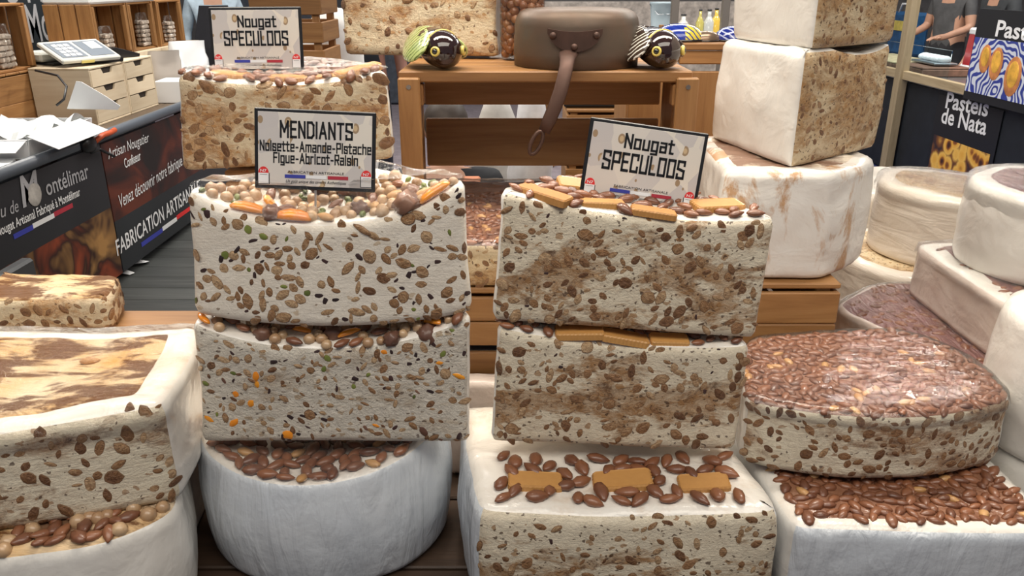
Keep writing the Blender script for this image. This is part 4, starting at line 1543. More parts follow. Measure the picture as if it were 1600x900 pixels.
SPL = [('Nougat', .02, .70, .42, .155), ('SPECULOOS', .0, .42, .70, .20)]
MEN = [('MENDIANTS', .01, .655, .60, .185), ('Noisette-Amande-Pistache', .005, .48, .92, .115), ('Figue-Abricot-Raisin', .005, .335, .70, .115)]
def place_sign(label, cpx, cpy, Y, W, H, lean, roll, yaw, lines):
    c = at(cpx, cpy, Y)
    Rm = Matrix.Rotation(yaw, 3, 'Z') @ Matrix.Rotation(-lean, 3, 'X') @ Matrix.Rotation(roll, 3, 'Y')
    base = c - Rm @ Vector((0, 0, .012 + H / 2))
    return price_sign(label, base, W, H, lean, roll, yaw, lines)
place_sign('black framed sign reading MENDIANTS stuck in the fruit topped nougat', 493, 235, 1.185, .178, .118, R(12), R(3.0), R(3), MEN)
place_sign('black framed Nougat SPECULOOS sign leaning on the centre stack, tilted clockwise', 1005, 260, 1.205, .181, .124, R(12), R(8), R(0), SPL)
place_sign('black framed Nougat SPECULOOS sign on the caramel half behind the left stack', 401, 62, 1.60, .180, .119, R(8), R(-.5), R(-4), SPL)

# ------------------------------------------------------------------ left counter with printed banners
XB, ZC = -2.13, .80
M['counter_top'] = wood('counter_boards', (.10, .07, .045), (.16, .11, .07), (.22, .16, .11))
M['tube_grey'] = plain('grey_plastic_tube', (.10, .115, .14), .35)
M['orange'] = plain('orange_plastic', (.60, .10, .03), .4)
M['lettering_white'] = plain('white_lettering', (.80, .80, .80), .5)
M['lettering_grey'] = plain('grey_lettering', (.42, .42, .44), .5)
ct = thing('sales_counter', 'long boarded sales counter behind the printed banners at the left', 'counter', (-2.55, 4.6, 0))
for k in range(6):
    plank(ct, (-.33 + .135 * k, 0, ZC - .015), (.13, 5.2, .03), 'counter_top', 'board')
for sy in (-1, -.33, .33, 1):
    for sx in (-1, 1): plank(ct, (sx * .33, sy * 2.45, .384), (.06, .06, .768), 'dark_wood', 'leg')
MB().tube([(.425, -2.6, -.0 + ZC), (.425, 2.6, ZC)], .028, 12).build('edge_tube', M['tube_grey'], ct, True)


def banner_mat(name, dark, c1, c2, c3, zsplit, scale, below=True):
    m = NT(name)
    tc = m.n('ShaderNodeTexCoord')
    sx = m.n('ShaderNodeSeparateXYZ')
    m.l(tc.outputs['Object'], sx.inputs[0])
    nz = m.noise(tc.outputs['Object'], scale, 3, .5, 1.6)
    pic = m.ramp(nz, [(.36, c1), (.52, c2), (.66, c3)])
    f = m.math('LESS_THAN' if below else 'GREATER_THAN', sx.outputs[2], zsplit)
    m.set(Base_Color=m.mix(f, dark, pic), Roughness=.45)
    return m.mat


M['ban1'] = banner_mat('banner_print_montelimar', (.022, .022, .026), (.30, .055, .018), (.035, .010, .006), (.42, .22, .07), .43, 2.2)
M['ban2'] = banner_mat('banner_print_fabrique', (.020, .022, .026), (.012, .007, .006), (.055, .012, .007), (.12, .024, .010), .345, 2.6, below=False)
ysplit = atx(168, 300, XB).y
b1 = thing('banner', 'dark printed banner with Montélimar lettering along the sales counter', 'banner', (XB, (2.6 + ysplit) / 2, 0))
MB().box((0, 0, .41), (.006, ysplit - 2.6, .70), .001).build('sheet', M['ban1'], b1)
b2 = thing('banner', 'reddish printed banner reading FABRICATION ARTISANALE along the sales counter', 'banner', (XB, (7.0 + ysplit) / 2, 0))
MB().box((0, 0, .41), (.006, 7.0 - ysplit - .02, .70), .001).build('sheet', M['ban2'], b2)


def text_px(parent, txt, pa, pb, cap, X, mat, shear=0.0, bold=0.0, facing=1, off=.006):
    """lettering on the wall plane x = X between two pixels of the baseline"""
    A, B_ = atx(*pa, X), atx(*pb, X)
    d = B_ - A
    me = font_mesh('lettering', txt, d.length, cap, M[mat], shear, bold)
    xax = d.normalized()
    nrm = Vector((facing, 0, 0))
    zax = nrm.cross(xax) if facing > 0 else nrm.cross(xax)
    Mx = Matrix((xax, -nrm, zax)).transposed()
    o = link('lettering', me, parent)
    o.location = (A + B_) / 2 + nrm * off - Vector(parent.location)
    o.rotation_euler = Mx.to_euler()
    return o


text_px(b1, 'Joyau', (-40, 355), (9, 337), .055, XB, 'lettering_grey', .25)
text_px(b1, 'de', (15, 335), (28, 330), .055, XB, 'lettering_grey', .25)
text_px(b1, 'M', (34, 324), (64, 309), .13, XB, 'lettering_grey', .2, .02)
text_px(b1, 'ontélimar', (72, 306), (138, 277), .075, XB, 'lettering_grey', 0, .01)
text_px(b1, 'Nougat Artisanal Fabriqué à Montélimar', (-6, 370), (124, 305), .040, XB, 'lettering_white', 0, .012)
for (xa, ya), (xb_, yb), mt in (((20, 371), (50, 354), 'navy'), ((50, 354), (83, 336), 'lettering_white'), ((83, 336), (112, 320), 'red')):
    A, B_ = atx(xa, ya, XB), atx(xb_, yb, XB)
    MB().box((0, 0, 0), (.001, B_.y - A.y, .022)).build('flag_stripe', M[mt], b1, loc=Vector((XB + .0045, (A.y + B_.y) / 2, (A.z + B_.z) / 2)) - b1.location)
nm = MB()
add_ell(nm, (0, 0, 0), (.002, .055, .055), 20, 10)
o = nm.build('nougat_emblem', plain('emblem_print', (.55, .52, .48), .5, var=.5), b1, True, loc=atx(52, 303, XB) + Vector((.005, 0, 0)) - b1.location)
text_px(b2, 'Artisan Nougatier', (168, 249), (232, 221), .055, XB, 'lettering_white', .2)
text_px(b2, 'Confiseur', (194, 263), (219, 249), .052, XB, 'lettering_white', 0, .01)
text_px(b2, 'Venez découvrir notre fabrique', (187, 325), (284, 258), .072, XB, 'lettering_white', .2)
text_px(b2, 'FABRICATION ARTISANALE', (182, 400), (312, 300), .085, XB, 'lettering_white', .1, .012)
for (xa, ya), (xb_, yb), mt in (((220, 383), (253, 359), 'navy'), ((253, 359), (275, 341), 'lettering_white'), ((275, 341), (300, 322), 'bright_red')):
    A, B_ = atx(xa, ya, XB), atx(xb_, yb, XB)
    MB().box((0, 0, 0), (.001, B_.y - A.y, .026)).build('flag_stripe', M[mt], b2, loc=Vector((XB + .0045, (A.y + B_.y) / 2, (A.z + B_.z) / 2)) - b2.location)
# clamp on the edge tube
cp = atx(136, 242, XB + .02)
cl = thing('spring_clamp', 'black spring clamp with orange handle holding the banner to the counter', 'clamp', (XB + .036, cp.y, ZC))
mb = MB(); add_ell(mb, (0, 0, 0), (.03, .07, .045), 12, 8); mb.box((.0, .05, -.03), (.02, .09, .05), .008)
mb.build('jaw', M['black'], cl, True)
MB().tube([(.01, .04, .0), (.02, .12, .02), (.02, .2, .018), (.02, .25, .024)], .014, 8).build('handle', M['orange'], cl, True)
MB().tube([(.0, .06, -.03), (.005, .14, -.07), (.008, .22, -.11)], .007, 6).build('wire', M['black'], cl, True)

# grey board standing in front of the banner at the picture edge
o = MB().box((-1.86, 2.66, .28), (.05, .5, .56), .01).build('folded_board', plain('grey_board', (.05, .052, .055), .4))
tag(o, 'dark grey folded board standing before the banner at the far left', 'board')

# white scraps on the floor by the banner
random.seed(21)
for k, (px, py, s, lb) in enumerate(((217, 412, .09, 'torn white paper scrap on the floor below FABRICATION lettering'), (197, 428, .06, 'small crumpled white paper scrap on the floor nearest the banner'))):
    q = atz(px, py, .01)
    n_ = 7
    mb = MB()
    poly = [(s * random.uniform(.6, 1) * math.cos(2 * PI * i / n_), s * .6 * random.uniform(.6, 1) * math.sin(2 * PI * i / n_)) for i in range(n_)]
    vs = [(0, 0, .03)] + [(x, y, random.uniform(.001, .02)) for x, y in poly]
    fs = [(0, 1 + i, 1 + (i + 1) % n_) for i in range(n_)]
    vs2 = [(x, y, z - .001) for x, y, z in vs]
    mb.add(vs, fs); mb.add(vs2, [tuple(reversed(f)) for f in fs])
    o = mb.build('paper_scrap', M['white'], None, False, loc=(q.x, q.y, .008))
    tag(o, lb, 'paper')

# drawer units
M['slot'] = plain('drawer_slot', (.03, .02, .015), .8)
def drawer_unit(label, y0, y1, x1, depth, z0, H):
    W = y1 - y0
    t = thing('drawer_unit', label, 'drawers', (x1 - depth / 2, (y0 + y1) / 2, z0), PI / 2, 'pale wooden drawer units')
    th = .012
    plank(t, (0, 0, H - th / 2), (W, depth, th), 'pine_pale', 'top_board')
    plank(t, (0, 0, th / 2), (W, depth, th), 'pine_pale', 'bottom_board')
    for s in (-1, 1): plank(t, (s * (W / 2 - th / 2), 0, H / 2), (th, depth, H - 2 * th - .001), 'pine_pale', 'side_board')
    plank(t, (0, depth / 2 - .004, H / 2), (W - 2 * th - .002, .006, H - 2 * th - .002), 'pine_pale', 'back_board')
    dh = (H - 2 * th) / 3
    for k in range(3):
        zc = th + dh * (k + .5)
        d = thing('drawer', None, None)
        bpy.data.objects.remove(d)
        w2, h2, sw, sd = W - 2 * th - .006, dh - .006, W * .34, .030
        mb = MB()
        mb.prism([(-w2 / 2, -h2 / 2), (w2 / 2, -h2 / 2), (w2 / 2, h2 / 2), (sw / 2, h2 / 2), (sw / 2 - .02, h2 / 2 - sd), (-sw / 2 + .02, h2 / 2 - sd), (-sw / 2, h2 / 2), (-w2 / 2, h2 / 2)], 0, .012, 'y')
        mb.box((0, depth * .45, -.01), (w2 - .02, depth * .8, h2 - .04), .002)
        o = mb.build('drawer', M['pine_pale'], t, loc=(0, -depth / 2 + .001, zc))
        MB().box((0, 0, 0), (sw - .02, .004, sd + .004)).build('finger_slot', M['slot'], o, loc=(0, .016, h2 / 2 - sd / 2))
    return t


xf = -2.285
ya, yb, yc = atx(151, 130, xf).y, atx(198, 130, xf).y, atx(243, 130, xf).y
drawer_unit('pale wooden drawer unit nearer the scale, left of its twin', ya - .06, yb - .004, xf, .33, ZC, .31)
drawer_unit('pale wooden drawer unit farther along, right of its twin', yb + .004, yc, xf, .24, ZC, .31)

# white crumpled box with torn paper
q = at(100, 200, 3.9)
def paper_box():
    t = thing('cardboard_box', 'open white cardboard box with torn flaps and crumpled paper on the counter', 'box', (-2.39, 3.86, ZC), R(2))
    W_, D_, H_ = .44, .62, .09
    for s in (-1, 1):
        MB().box((s * W_ / 2, 0, H_ / 2), (.005, D_, H_), .001, Euler((0, R(8 * s), 0))).build('side_panel', M['white'], t)
        MB().box((0, s * D_ / 2, H_ / 2), (W_, .005, H_), .001, Euler((R(-6 * s), 0, 0))).build('side_panel', M['white'], t)
    MB().box((0, 0, .004), (W_, D_, .005), .001).build('bottom_panel', M['white'], t)
    fp_ = [at(px, py, 4.17) - Vector((-2.39, 4.17, ZC)) for px, py in ((108, 170), (122, 127), (130, 128), (168, 151), (190, 166), (186, 172))]
    MB().prism([(p.x, p.z) for p in reversed(fp_)], .305, .309, 'y').build('flap', M['white'], t)
    MB().box((.30, -.08, H_ - .012), (.14, .5, .004), .001, Euler((0, R(24), 0))).build('flap', M['white'], t)
    MB().box((.02, -.36, H_ - .02), (.4, .12, .004), .001, Euler((R(18), 0, 0))).build('flap', M['white'], t)
    mb = MB()
    n_ = 16
    vs, fs = [], []
    for i in range(n_ + 1):
        for j in range(n_ + 1):
            x, y = (i / n_ - .5) * .42, (j / n_ - .5) * .56
            p = Vector((x, y, 0))
            vs.append((x, y, .07 + .09 * abs(noise.noise(p * 7 + Vector((3, 1, 0)))) + .05 * noise.noise(p * 16)))
    for i in range(n_):
        for j in range(n_):
            a = i * (n_ + 1) + j
            fs.append((a, a + n_ + 1, a + n_ + 2, a + 1))
    mb.add(vs, fs)
    mb.build('crumpled_paper', plain('tissue_paper', (.80, .83, .82), .7), t)
paper_box()
o = MB().prism([(-.22, -.2), (.22, -.2), (.22, .16), (.1, .22), (-.22, .22)], 0, .012).build('white_tray', M['white'], None, loc=(-2.36, 3.30, ZC + .001), rot=(0, 0, R(20)))
tag(o, 'flat white card tray lying at the near end of the counter', 'tray')
q = MB(); q.tube([(-2.28, 3.02, ZC + .03), (-2.22, 3.08, ZC + .032), (-2.17, 3.2, ZC + .03), (-2.16, 3.26, ZC + .03)], [.02, .03, .028, .01], 10, True, 0, .6)
o = q.build('orange_pouch', plain('orange_pouch_skin', (.55, .10, .04), .5), None, True)
tag(o, 'small orange pouch on the counter edge at the far left', 'pouch')
bt = thing('water_bottle', 'clear plastic bottle with a blue cap on the counter', 'bottle', (-2.72, 3.90, ZC))
MB().lathe([(.03, 0), (.034, .01), (.034, .1), (.028, .13), (.012, .155), (.012, .165)], 16).build('bottle_body', M['film_soft'], bt, True)
MB().lathe([(.014, .165), (.0145, .17), (.0145, .185), (.012, .188)], 14).build('cap', plain('blue_cap', (.02, .05, .42), .4), bt, True)
gb = thing('green_bag', 'green and black patterned bag at the far left of the counter', 'bag', (-2.76, 3.55, ZC))
mb = MB(); add_ell(mb, (0, 0, .08), (.09, .12, .08), 14, 9); mb.build('pouch', plain('olive_fabric', (.16, .18, .03), .7, var=.5), gb, True)
MB().box((.05, .0, .03), (.09, .2, .06), .02).build('base_panel', M['black'], gb)

# scale and card terminals on the drawer units
ZT = ZC + .3105
M['scale_body'] = plain('scale_plastic', (.60, .61, .56), .4)
M['scale_panel'] = plain('scale_panel', (.18, .21, .25), .3)
q = atz(92, 100, ZT)
scl = thing('shop_scale', 'grey shop scale with angled keypad beside the card terminals', 'scale', (-2.50, 4.70, ZT - .300), R(62))
MB().box((0, .07, .308), (.28, .22, .014), .004).build('foot_plate', M['black'], scl)
MB().box((0, .12, .345), (.33, .2, .05), .012).build('housing', M['scale_body'], scl)
kp = MB().box((0, 0, 0), (.36, .22, .025), .006).build('keypad', M['scale_body'], scl, loc=(0, -.09, .372), rot=(R(24), 0, 0))
for x in (-.085, .085):
    MB().box((x, 0, .014), (.15, .17, .003), .001).build('key_panel', M['scale_panel'], kp)
for i in range(4):
    for j in range(3):
        MB().box((-.12 + .035 * j, -.06 + .036 * i, .0165), (.027, .026, .003), .001).build('key', M['white'], kp)
MB().box((.10, .03, .0165), (.07, .08, .002), .0005).build('label_sticker', M['white'], kp)
MB().box((-.03, -.112, -.004), (.08, .003, .016), .001).build('price_sticker', plain('yellow_sticker', (.7, .62, .2), .5), kp)

def terminal(label, loc, rz):
    t = thing('card_terminal', label, 'terminal', loc, rz, 'card terminals on the drawer units')
    mb = MB()
    mb.prism([(-.10, 0), (.10, 0), (.105, .018), (.02, .040), (-.055, .062), (-.095, .058), (-.105, .03)], -.04, .04, 'y')
    mb.build('casing', M['black'], t)
    MB().box((0, 0, 0), (.075, .066, .002), .0005).build('screen', plain('terminal_screen', (.12, .12, .13), .2), t, loc=(-.018, 0, .0535), rot=(0, R(16), 0))
    MB().box((0, 0, 0), (.07, .066, .002), .0005).build('keypad', plain('terminal_keys', (.07, .07, .075), .4), t, loc=(.062, 0, .031), rot=(0, R(15), 0))
    MB().box((-.101, 0, .026), (.006, .05, .03), .001).build('paper_slot', plain('terminal_red', (.45, .06, .05), .4), t)
    return t
q = atz(163, 104, ZT)
terminal('black card terminal nearer the scale, lower of the two', (-2.36, atx(163, 104, -2.36).y, ZT), R(62))
q = atz(190, 91, ZT)
terminal('black card terminal nearer the crate shelves, upper of the two', (-2.40, atx(190, 92, -2.40).y, ZT), R(62))

# open crates as shelves, with bags of nougat
def nougat_bag(label, loc, w_, h_, rz=0):
    t = thing('nougat_bag', label, 'bag', loc, rz, 'bags of nougat pieces in the crate shelves')
    random.seed(int(abs(loc[1]) * 100))
    me = _pcs
    n_ = 0
    for lay in range(int(h_ / .03)):
        for k in range(3):
            for j in range(2):
                link('nougat_piece', me, t, ((k - 1) * w_ / 3 + random.uniform(-.005, .005), (j - .5) * .03, .016 + lay * .029), (random.uniform(-.3, .3), random.uniform(-.3, .3), random.uniform(-.5, .5)))
    mb = MB()
    mb.lathe([(w_ * .48, 0.0005), (w_ * .56, .01), (w_ * .57, h_ * .5), (w_ * .55, h_ * .95), (w_ * .5, h_ * 1.08), (w_ * .46, h_ * 1.25)], 18)
    mb.v = [(x, y * .62, z) for x, y, z in mb.v]
    mb.build('plastic_wrap', M['film'], t, True)
    return t
M['candy'] = plain('nougat_candy', (.70, .60, .50), .5, var=.35, coat=.6)
_pcs = MB().box((0, 0, 0), (.036, .028, .024), .005).mesh('nougat_piece', M['candy'])
xs_ = -2.555
edges = [(150, 206), (207, 247), (252, 291)]
lbs = ['first open pine crate shelf, nearest the scale', 'second open pine crate shelf, in the middle of the row', 'third open pine crate shelf, farthest back in the row']
sh = thing('back_shelf', 'low pale plinth under the row of open crate shelves', 'shelf', (xs_ - .16, 5.86, ZC))
MB().box((0, 0, .15), (.34, 1.9, .30), .004).build('plinth', M['pine_pale'], sh)
for (a, b), lb in zip(edges, lbs):
    y0, y1 = atx(a, 60, xs_).y, atx(b, 60, xs_).y
    open_crate('shelf_crate', lb, (xs_ - .15, (y0 + y1) / 2, ZC + .301), PI / 2, y1 - y0 - .006, .30, .315, group='open crates used as shelves')
y0 = atx(168, 75, xs_ - .06).y
nougat_bag('short bag of pale nougat pieces in the first shelf crate', (xs_ - .06, y0, ZC + .317), .11, .13, PI / 2)
y0 = atx(226, 65, xs_ - .06).y
nougat_bag('tall shiny bag of nougat pieces in the second shelf crate', (xs_ - .06, y0, ZC + .317), .11, .18, PI / 2)
y0 = atx(266, 60, xs_ - .06).y
nougat_bag('narrow bag of nougat pieces in the third shelf crate', (xs_ - .06, y0, ZC + .317), .09, .15, PI / 2)
o = MB().box((xs_ - .15, 5.62, ZC + .301 + .315 + .021), (.3, .95, .04), .012).build('white_box', M['white'])
tag(o, 'long flat white box lying on top of the shelf crates', 'box')
# nearer crates at the picture edge
x2 = -2.62
y0, y1 = 4.02, atx(52, 70, x2).y
slat_crate('wooden_crate', 'closed pine crate under the open crate at the far left edge', x2 - .34, x2 + .0, y0, y1 - .06, ZC, ZC + .30, rows=2, gap=.08)
open_crate('shelf_crate', 'open pine crate holding bagged nougat at the far left picture edge', (x2 - .16, (y0 + y1) / 2, ZC + .301), PI / 2, y1 - y0, .32, .34, group='open crates used as shelves')
nougat_bag('bag of nougat pieces in the crate at the far left edge', (x2 - .06, atx(8, 100, x2 - .06).y, ZC + .317), .12, .18, PI / 2)
# cable
cb_ = MB().tube([at(55, 110, 4.32), at(90, 118, 4.28), at(104, 135, 4.2), at(100, 155, 4.12), at(88, 165, 4.1)], .006, 6)
o = cb_.build('power_cable', M['black'], None, True)
tag(o, 'black power cable looping down behind the white box', 'cable')
# white paper bags beside the drawers
def paper_bag(label, px, py, Y, w_, h_, col, tilt):
    q = atz(px, py, ZC)
    t = thing('paper_bag', label, 'bag', (q.x, q.y, ZC), R(35))
    mb = MB()
    n_, rows = 16, 8
    vs, fs = [], []
    for i in range(rows + 1):
        f = i / rows
        for k in range(n_):
            a = 2 * PI * k / n_
            ca, sa = math.cos(a), math.sin(a)
            x = w_ / 2 * math.copysign(abs(ca) ** .6, ca)
            y = w_ * .22 * math.copysign(abs(sa) ** .6, sa) * (1 - .55 * f)
            p = Vector((x * (1 - .12 * f), y + tilt * f * h_, f * h_))
            p += Vector((noise.noise(p * 12), noise.noise(p * 12 + Vector((5, 0, 0))), 0)) * .02
            vs.append(p)
    for i in range(rows):
        for k in range(n_):
            k2 = (k + 1) % n_
            fs.append((i * n_ + k, i * n_ + k2, (i + 1) * n_ + k2, (i + 1) * n_ + k))
    fs.append(tuple(reversed(range(n_))))
    mb.add(vs, fs)
    mb.build('bag_sheet', plain('bag_plastic', col, .3, coat=.5), t, True)
paper_bag('pale beige plastic bag slumped beside the drawer units', 264, 148, 5.4, .24, .30, (.55, .50, .45), -.1)
paper_bag('shiny white plastic bag behind the beige bag on the counter', 303, 139, 5.6, .28, .34, (.82, .84, .86), .1)
o = MB().box((0, 0, .07), (.16, .22, .14), .004).build('white_carton', M['white'], None, loc=(-2.25, 5.44, ZC + .001), rot=(0, 0, R(4)))
tag(o, 'low white carton on the counter beside the far drawer unit', 'carton')
# dark shop panel with lettering
pn = thing('shop_name_sign', 'dark wall panel with pale shop lettering behind the scale', 'sign', (-3.25, 5.6, 0))
MB().box((0, 0, .9), (.04, 3.4, 1.8), .004).build('board', plain('slate_panel', (.012, .018, .024), .6), pn)
text_px(pn, 'Mont', (44, 66), (100, 58), .24, -3.25, 'lettering_grey', 0, .012, off=.022)
text_px(pn, 'OTTIER', (2, 6), (110, -2), .26, -3.25, 'lettering_grey', 0, .012, off=.022)

# ------------------------------------------------------------------ people
def person(label, loc, rz, shirt, trousers, skin, hair, arms, pose=None, apron=None, sleeve=.55):
    """one continuous skinned body; arms = two lists of elbow, wrist, hand end in body space, facing -Y"""
    t = thing('person', label, 'person', loc, rz)
    V, Rr, E, K = [], [], [], []
    def v(p, r, par=None, kind='shirt'):
        V.append(p); Rr.append(r)
        i = len(V) - 1
        if par is not None:
            E.append((par, i)); K.append(kind)
        return i
    g = dict(pelvis=(0, 0, .95), waist=(0, 0, 1.10), chest=(0, -.01, 1.30), neck=(0, 0, 1.47), jaw=(0, -.02, 1.56), head=(0, -.015, 1.65), crown=(0, 0, 1.74),
             kneeL=(-.11, -.01, .50), kneeR=(.11, -.01, .50), ankL=(-.12, .02, .09), ankR=(.12, .02, .09))
    if pose: g.update(pose)
    P_ = v(g['pelvis'], (.165, .12))
    w_ = v(g['waist'], (.155, .11), P_)
    c_ = v(g['chest'], (.18, .12), w_)
    n_ = v(g['neck'], (.062, .062), c_, 'skin')
    j_ = v(g['jaw'], (.072, .085), n_, 'skin')
    h_ = v(g['head'], (.082, .10), j_, 'skin')
    v(g['crown'], (.055, .07), h_, 'skin')
    ch = Vector(g['chest'])
    up = (Vector(g['neck']) - ch).normalized()
    for s, arm in zip((-1, 1), arms):
        sh = ch + up * .10 + Vector((s * .19, 0, 0))
        a = v(tuple(sh), (.066, .066), c_)
        mid = sh.lerp(Vector(arm[0]), min(sleeve, .8))
        m1 = v(tuple(mid), (.052, .052), a)
        e_ = v(arm[0], (.043, .043), m1, 'skin' if sleeve < .9 else 'shirt')
        wr_ = v(arm[1], (.030, .026), e_, 'skin' if sleeve < .9 else 'shirt')
        d = (Vector(arm[2]) - Vector(arm[1]))
        L_ = d.length
        d.normalize()
        side = d.cross(Vector((0, 0, 1)))
        side = side.normalized() if side.length > .1 else Vector((1, 0, 0))
        pm = Vector(arm[1]) + d * .07
        pl_ = v(tuple(pm), (.036, .020), wr_, 'skin')
        for k in range(4):
            o_ = (k - 1.5) * .019
            f1 = v(tuple(pm + d * .045 + side * o_), (.0095,) * 2, pl_, 'skin')
            v(tuple(pm + d * (.075 + .012 * (1.5 - abs(k - 1.5))) + side * o_ + Vector((0, 0, -.018))), (.008,) * 2, f1, 'skin')
        th = v(tuple(Vector(arm[1]) + d * .05 - side * .042 * s), (.010,) * 2, pl_, 'skin')
        v(tuple(Vector(arm[1]) + d * .085 - side * .055 * s), (.0085,) * 2, th, 'skin')
    for s, L_ in ((-1, 'L'), (1, 'R')):
        hp_ = Vector(g['pelvis']) + Vector((s * .095, 0, -.07))
        a = v(tuple(hp_), (.10, .10), P_, 'trousers')
        k = v(g['knee' + L_], (.068, .068), a, 'trousers')
        an = v(g['ank' + L_], (.046, .046), k, 'trousers')
        fp = Vector(g['ank' + L_])
        v((fp.x, fp.y - .17, .045), (.042, .04), an, 'shoe')
    me = bpy.data.meshes.new('body')
    me.from_pydata(V, E, [])
    ob = bpy.data.objects.new('body_tmp', me)
    COL.objects.link(ob)
    sk = ob.modifiers.new('Skin', 'SKIN')
    sk.use_smooth_shade = True
    sv = me.skin_vertices[0].data
    for i, r in enumerate(Rr): sv[i].radius = r
    sv[0].use_root = True
    ss = ob.modifiers.new('Sub', 'SUBSURF')
    ss.levels = 2; ss.render_levels = 2
    dg = bpy.context.evaluated_depsgraph_get()
    bm_ = bpy.data.meshes.new_from_object(ob.evaluated_get(dg))
    bpy.data.objects.remove(ob)
    bm_.materials.clear()
    keys = ['shirt', 'skin', 'trousers', 'shoe']
    for k, c in zip(keys, (shirt, skin, trousers, (.02, .02, .02))):
        bm_.materials.append(plain('person_' + k, c, .8 if k != 'skin' else .5, var=.25 if k != 'skin' else .1))
    segs = [(Vector(V[a]), Vector(V[b]), keys.index(k)) for (a, b), k in zip(E, K)]
    for p in bm_.polygons:
        best, bi = 9, 0
        for a, b, k in segs:
            d = b - a
            tt = max(0, min(1, (p.center - a).dot(d) / d.length_squared))
            q_ = (p.center - a - d * tt).length
            if q_ < best: best, bi = q_, k
        p.material_index = bi
        p.use_smooth = True
    body = link('body', bm_, t)
    hd_ = Vector(g['head'])
    hm = MB()
    add_ell(hm, hd_ + Vector((0, .022, .035)), (.092, .112, .105), 18, 12)
    for i, vv in enumerate(hm.v):
        hm.v[i] = tuple(Vector(vv) + Vector((0, 0, 1)) * noise.noise(Vector(vv) * 30) * .012)
    keep = [f for f in hm.f if sum(hm.v[i][1] for i in f) / len(f) > hd_.y - .055 or sum(hm.v[i][2] for i in f) / len(f) > hd_.z + .06]
    hm.f = keep; hm.m = [0] * len(keep)
    hm.build('hair', plain('hair', hair, .6, var=.4), t, True)
    fc = MB()
    add_ell(fc, hd_ + Vector((0, -.105, -.012)), (.013, .020, .022), 10, 8)
    fc.build('nose', bm_.materials[1], t, True)
    for s in (-1, 1):
        e = MB(); add_ell(e, hd_ + Vector((s * .032, -.088, .018)), (.012, .008, .008), 10, 8)
        e.build('eye', M['white'], t, True)
        e = MB(); add_ell(e, hd_ + Vector((s * .082, .0, -.005)), (.012, .022, .03), 10, 8)
        e.build('ear', bm_.materials[1], t, True)
    e = MB(); add_ell(e, hd_ + Vector((0, -.088, -.055)), (.024, .008, .006), 10, 8)
    e.build('mouth', plain('lips', (.35, .12, .10), .5), t, True)
    if apron:
        ap = MB()
        n1, n2 = 12, 10
        vs, fs = [], []
        for i in range(n1 + 1):
            for j in range(n2 + 1):
                f = i / n1
                z = .55 + .80 * f
                ww = (.20 if f < .6 else .20 - .08 * (f - .6) / .4)
                x = (j / n2 - .5) * 2 * ww
                vs.append((x, -.135 - .035 * math.cos(x / ww * 1.4) + (.02 if f < .5 else 0), z))
        for i in range(n1):
            for j in range(n2):
                a = i * (n2 + 1) + j
                fs.append((a, a + 1, a + n2 + 2, a + n2 + 1))
        vb = [(x, y + .004, z) for x, y, z in vs]
        ap.add(vs, fs); ap.add(vb, [tuple(reversed(f)) for f in fs])
        ap.build('apron', plain('apron_cloth', apron, .8, var=.2), t, True)
    return t


SK = (.50, .28, .19)
down = [[(-.25, .02, 1.12), (-.26, -.08, .86), (-.26, -.12, .78)], [(.25, .02, 1.12), (.26, -.08, .86), (.26, -.12, .78)]]
work = [[(-.25, -.02, 1.14), (-.20, -.26, 1.06), (-.16, -.34, 1.05)], [(.25, -.02, 1.14), (.20, -.26, 1.06), (.16, -.34, 1.05)]]
person('person in pale blue shirt and dark apron standing behind the crate shelves', (-2.66, 7.55, 0), R(20), (.45, .56, .66), (.02, .022, .03), SK, (.08, .05, .03), down, apron=(.012, .012, .018), sleeve=1.0)
person('person in black T-shirt with bare forearm beside the caramel nougat half', (-.93, 5.05, 0), R(10), (.012, .014, .022), (.012, .013, .03), (.30, .14, .10), (.03, .02, .015), [[(-.30, .02, 1.15), (-.25, -.02, .90), (-.24, -.04, .80)], down[1]], sleeve=.6)
person('person in grey T-shirt bending over the pastry stall with forearms forward', (4.22, 8.1, 0), R(-70), (.075, .075, .078), (.03, .03, .035), SK, (.03, .02, .015), work, sleeve=.6)
person('person in dark charcoal shirt behind the tiled pastry poster', (4.18, 7.25, 0), R(-90), (.035, .038, .042), (.02, .02, .02), SK, (.03, .02, .015), down, sleeve=.6)
person('crouching person with brown hair and dark jacket glimpsed through the open crate', (-.27, 3.22, 0), R(180), (.022, .024, .03), (.03, .045, .07), SK, (.045, .03, .022),
       [[(-.25, -.20, .55), (-.15, -.42, .50), (-.10, -.48, .48)], [(.25, -.20, .55), (.15, -.42, .50), (.10, -.48, .48)]], sleeve=1.0,
       pose=dict(pelvis=(0, .12, .34), waist=(0, .10, .48), chest=(0, 0, .68), neck=(0, -.06, .82), jaw=(0, -.09, .90), head=(0, -.10, .975), crown=(0, -.09, 1.06),
                 kneeL=(-.16, -.30, .50), kneeR=(.16, -.30, .50), ankL=(-.15, -.10, .09), ankR=(.15, -.10, .09)))

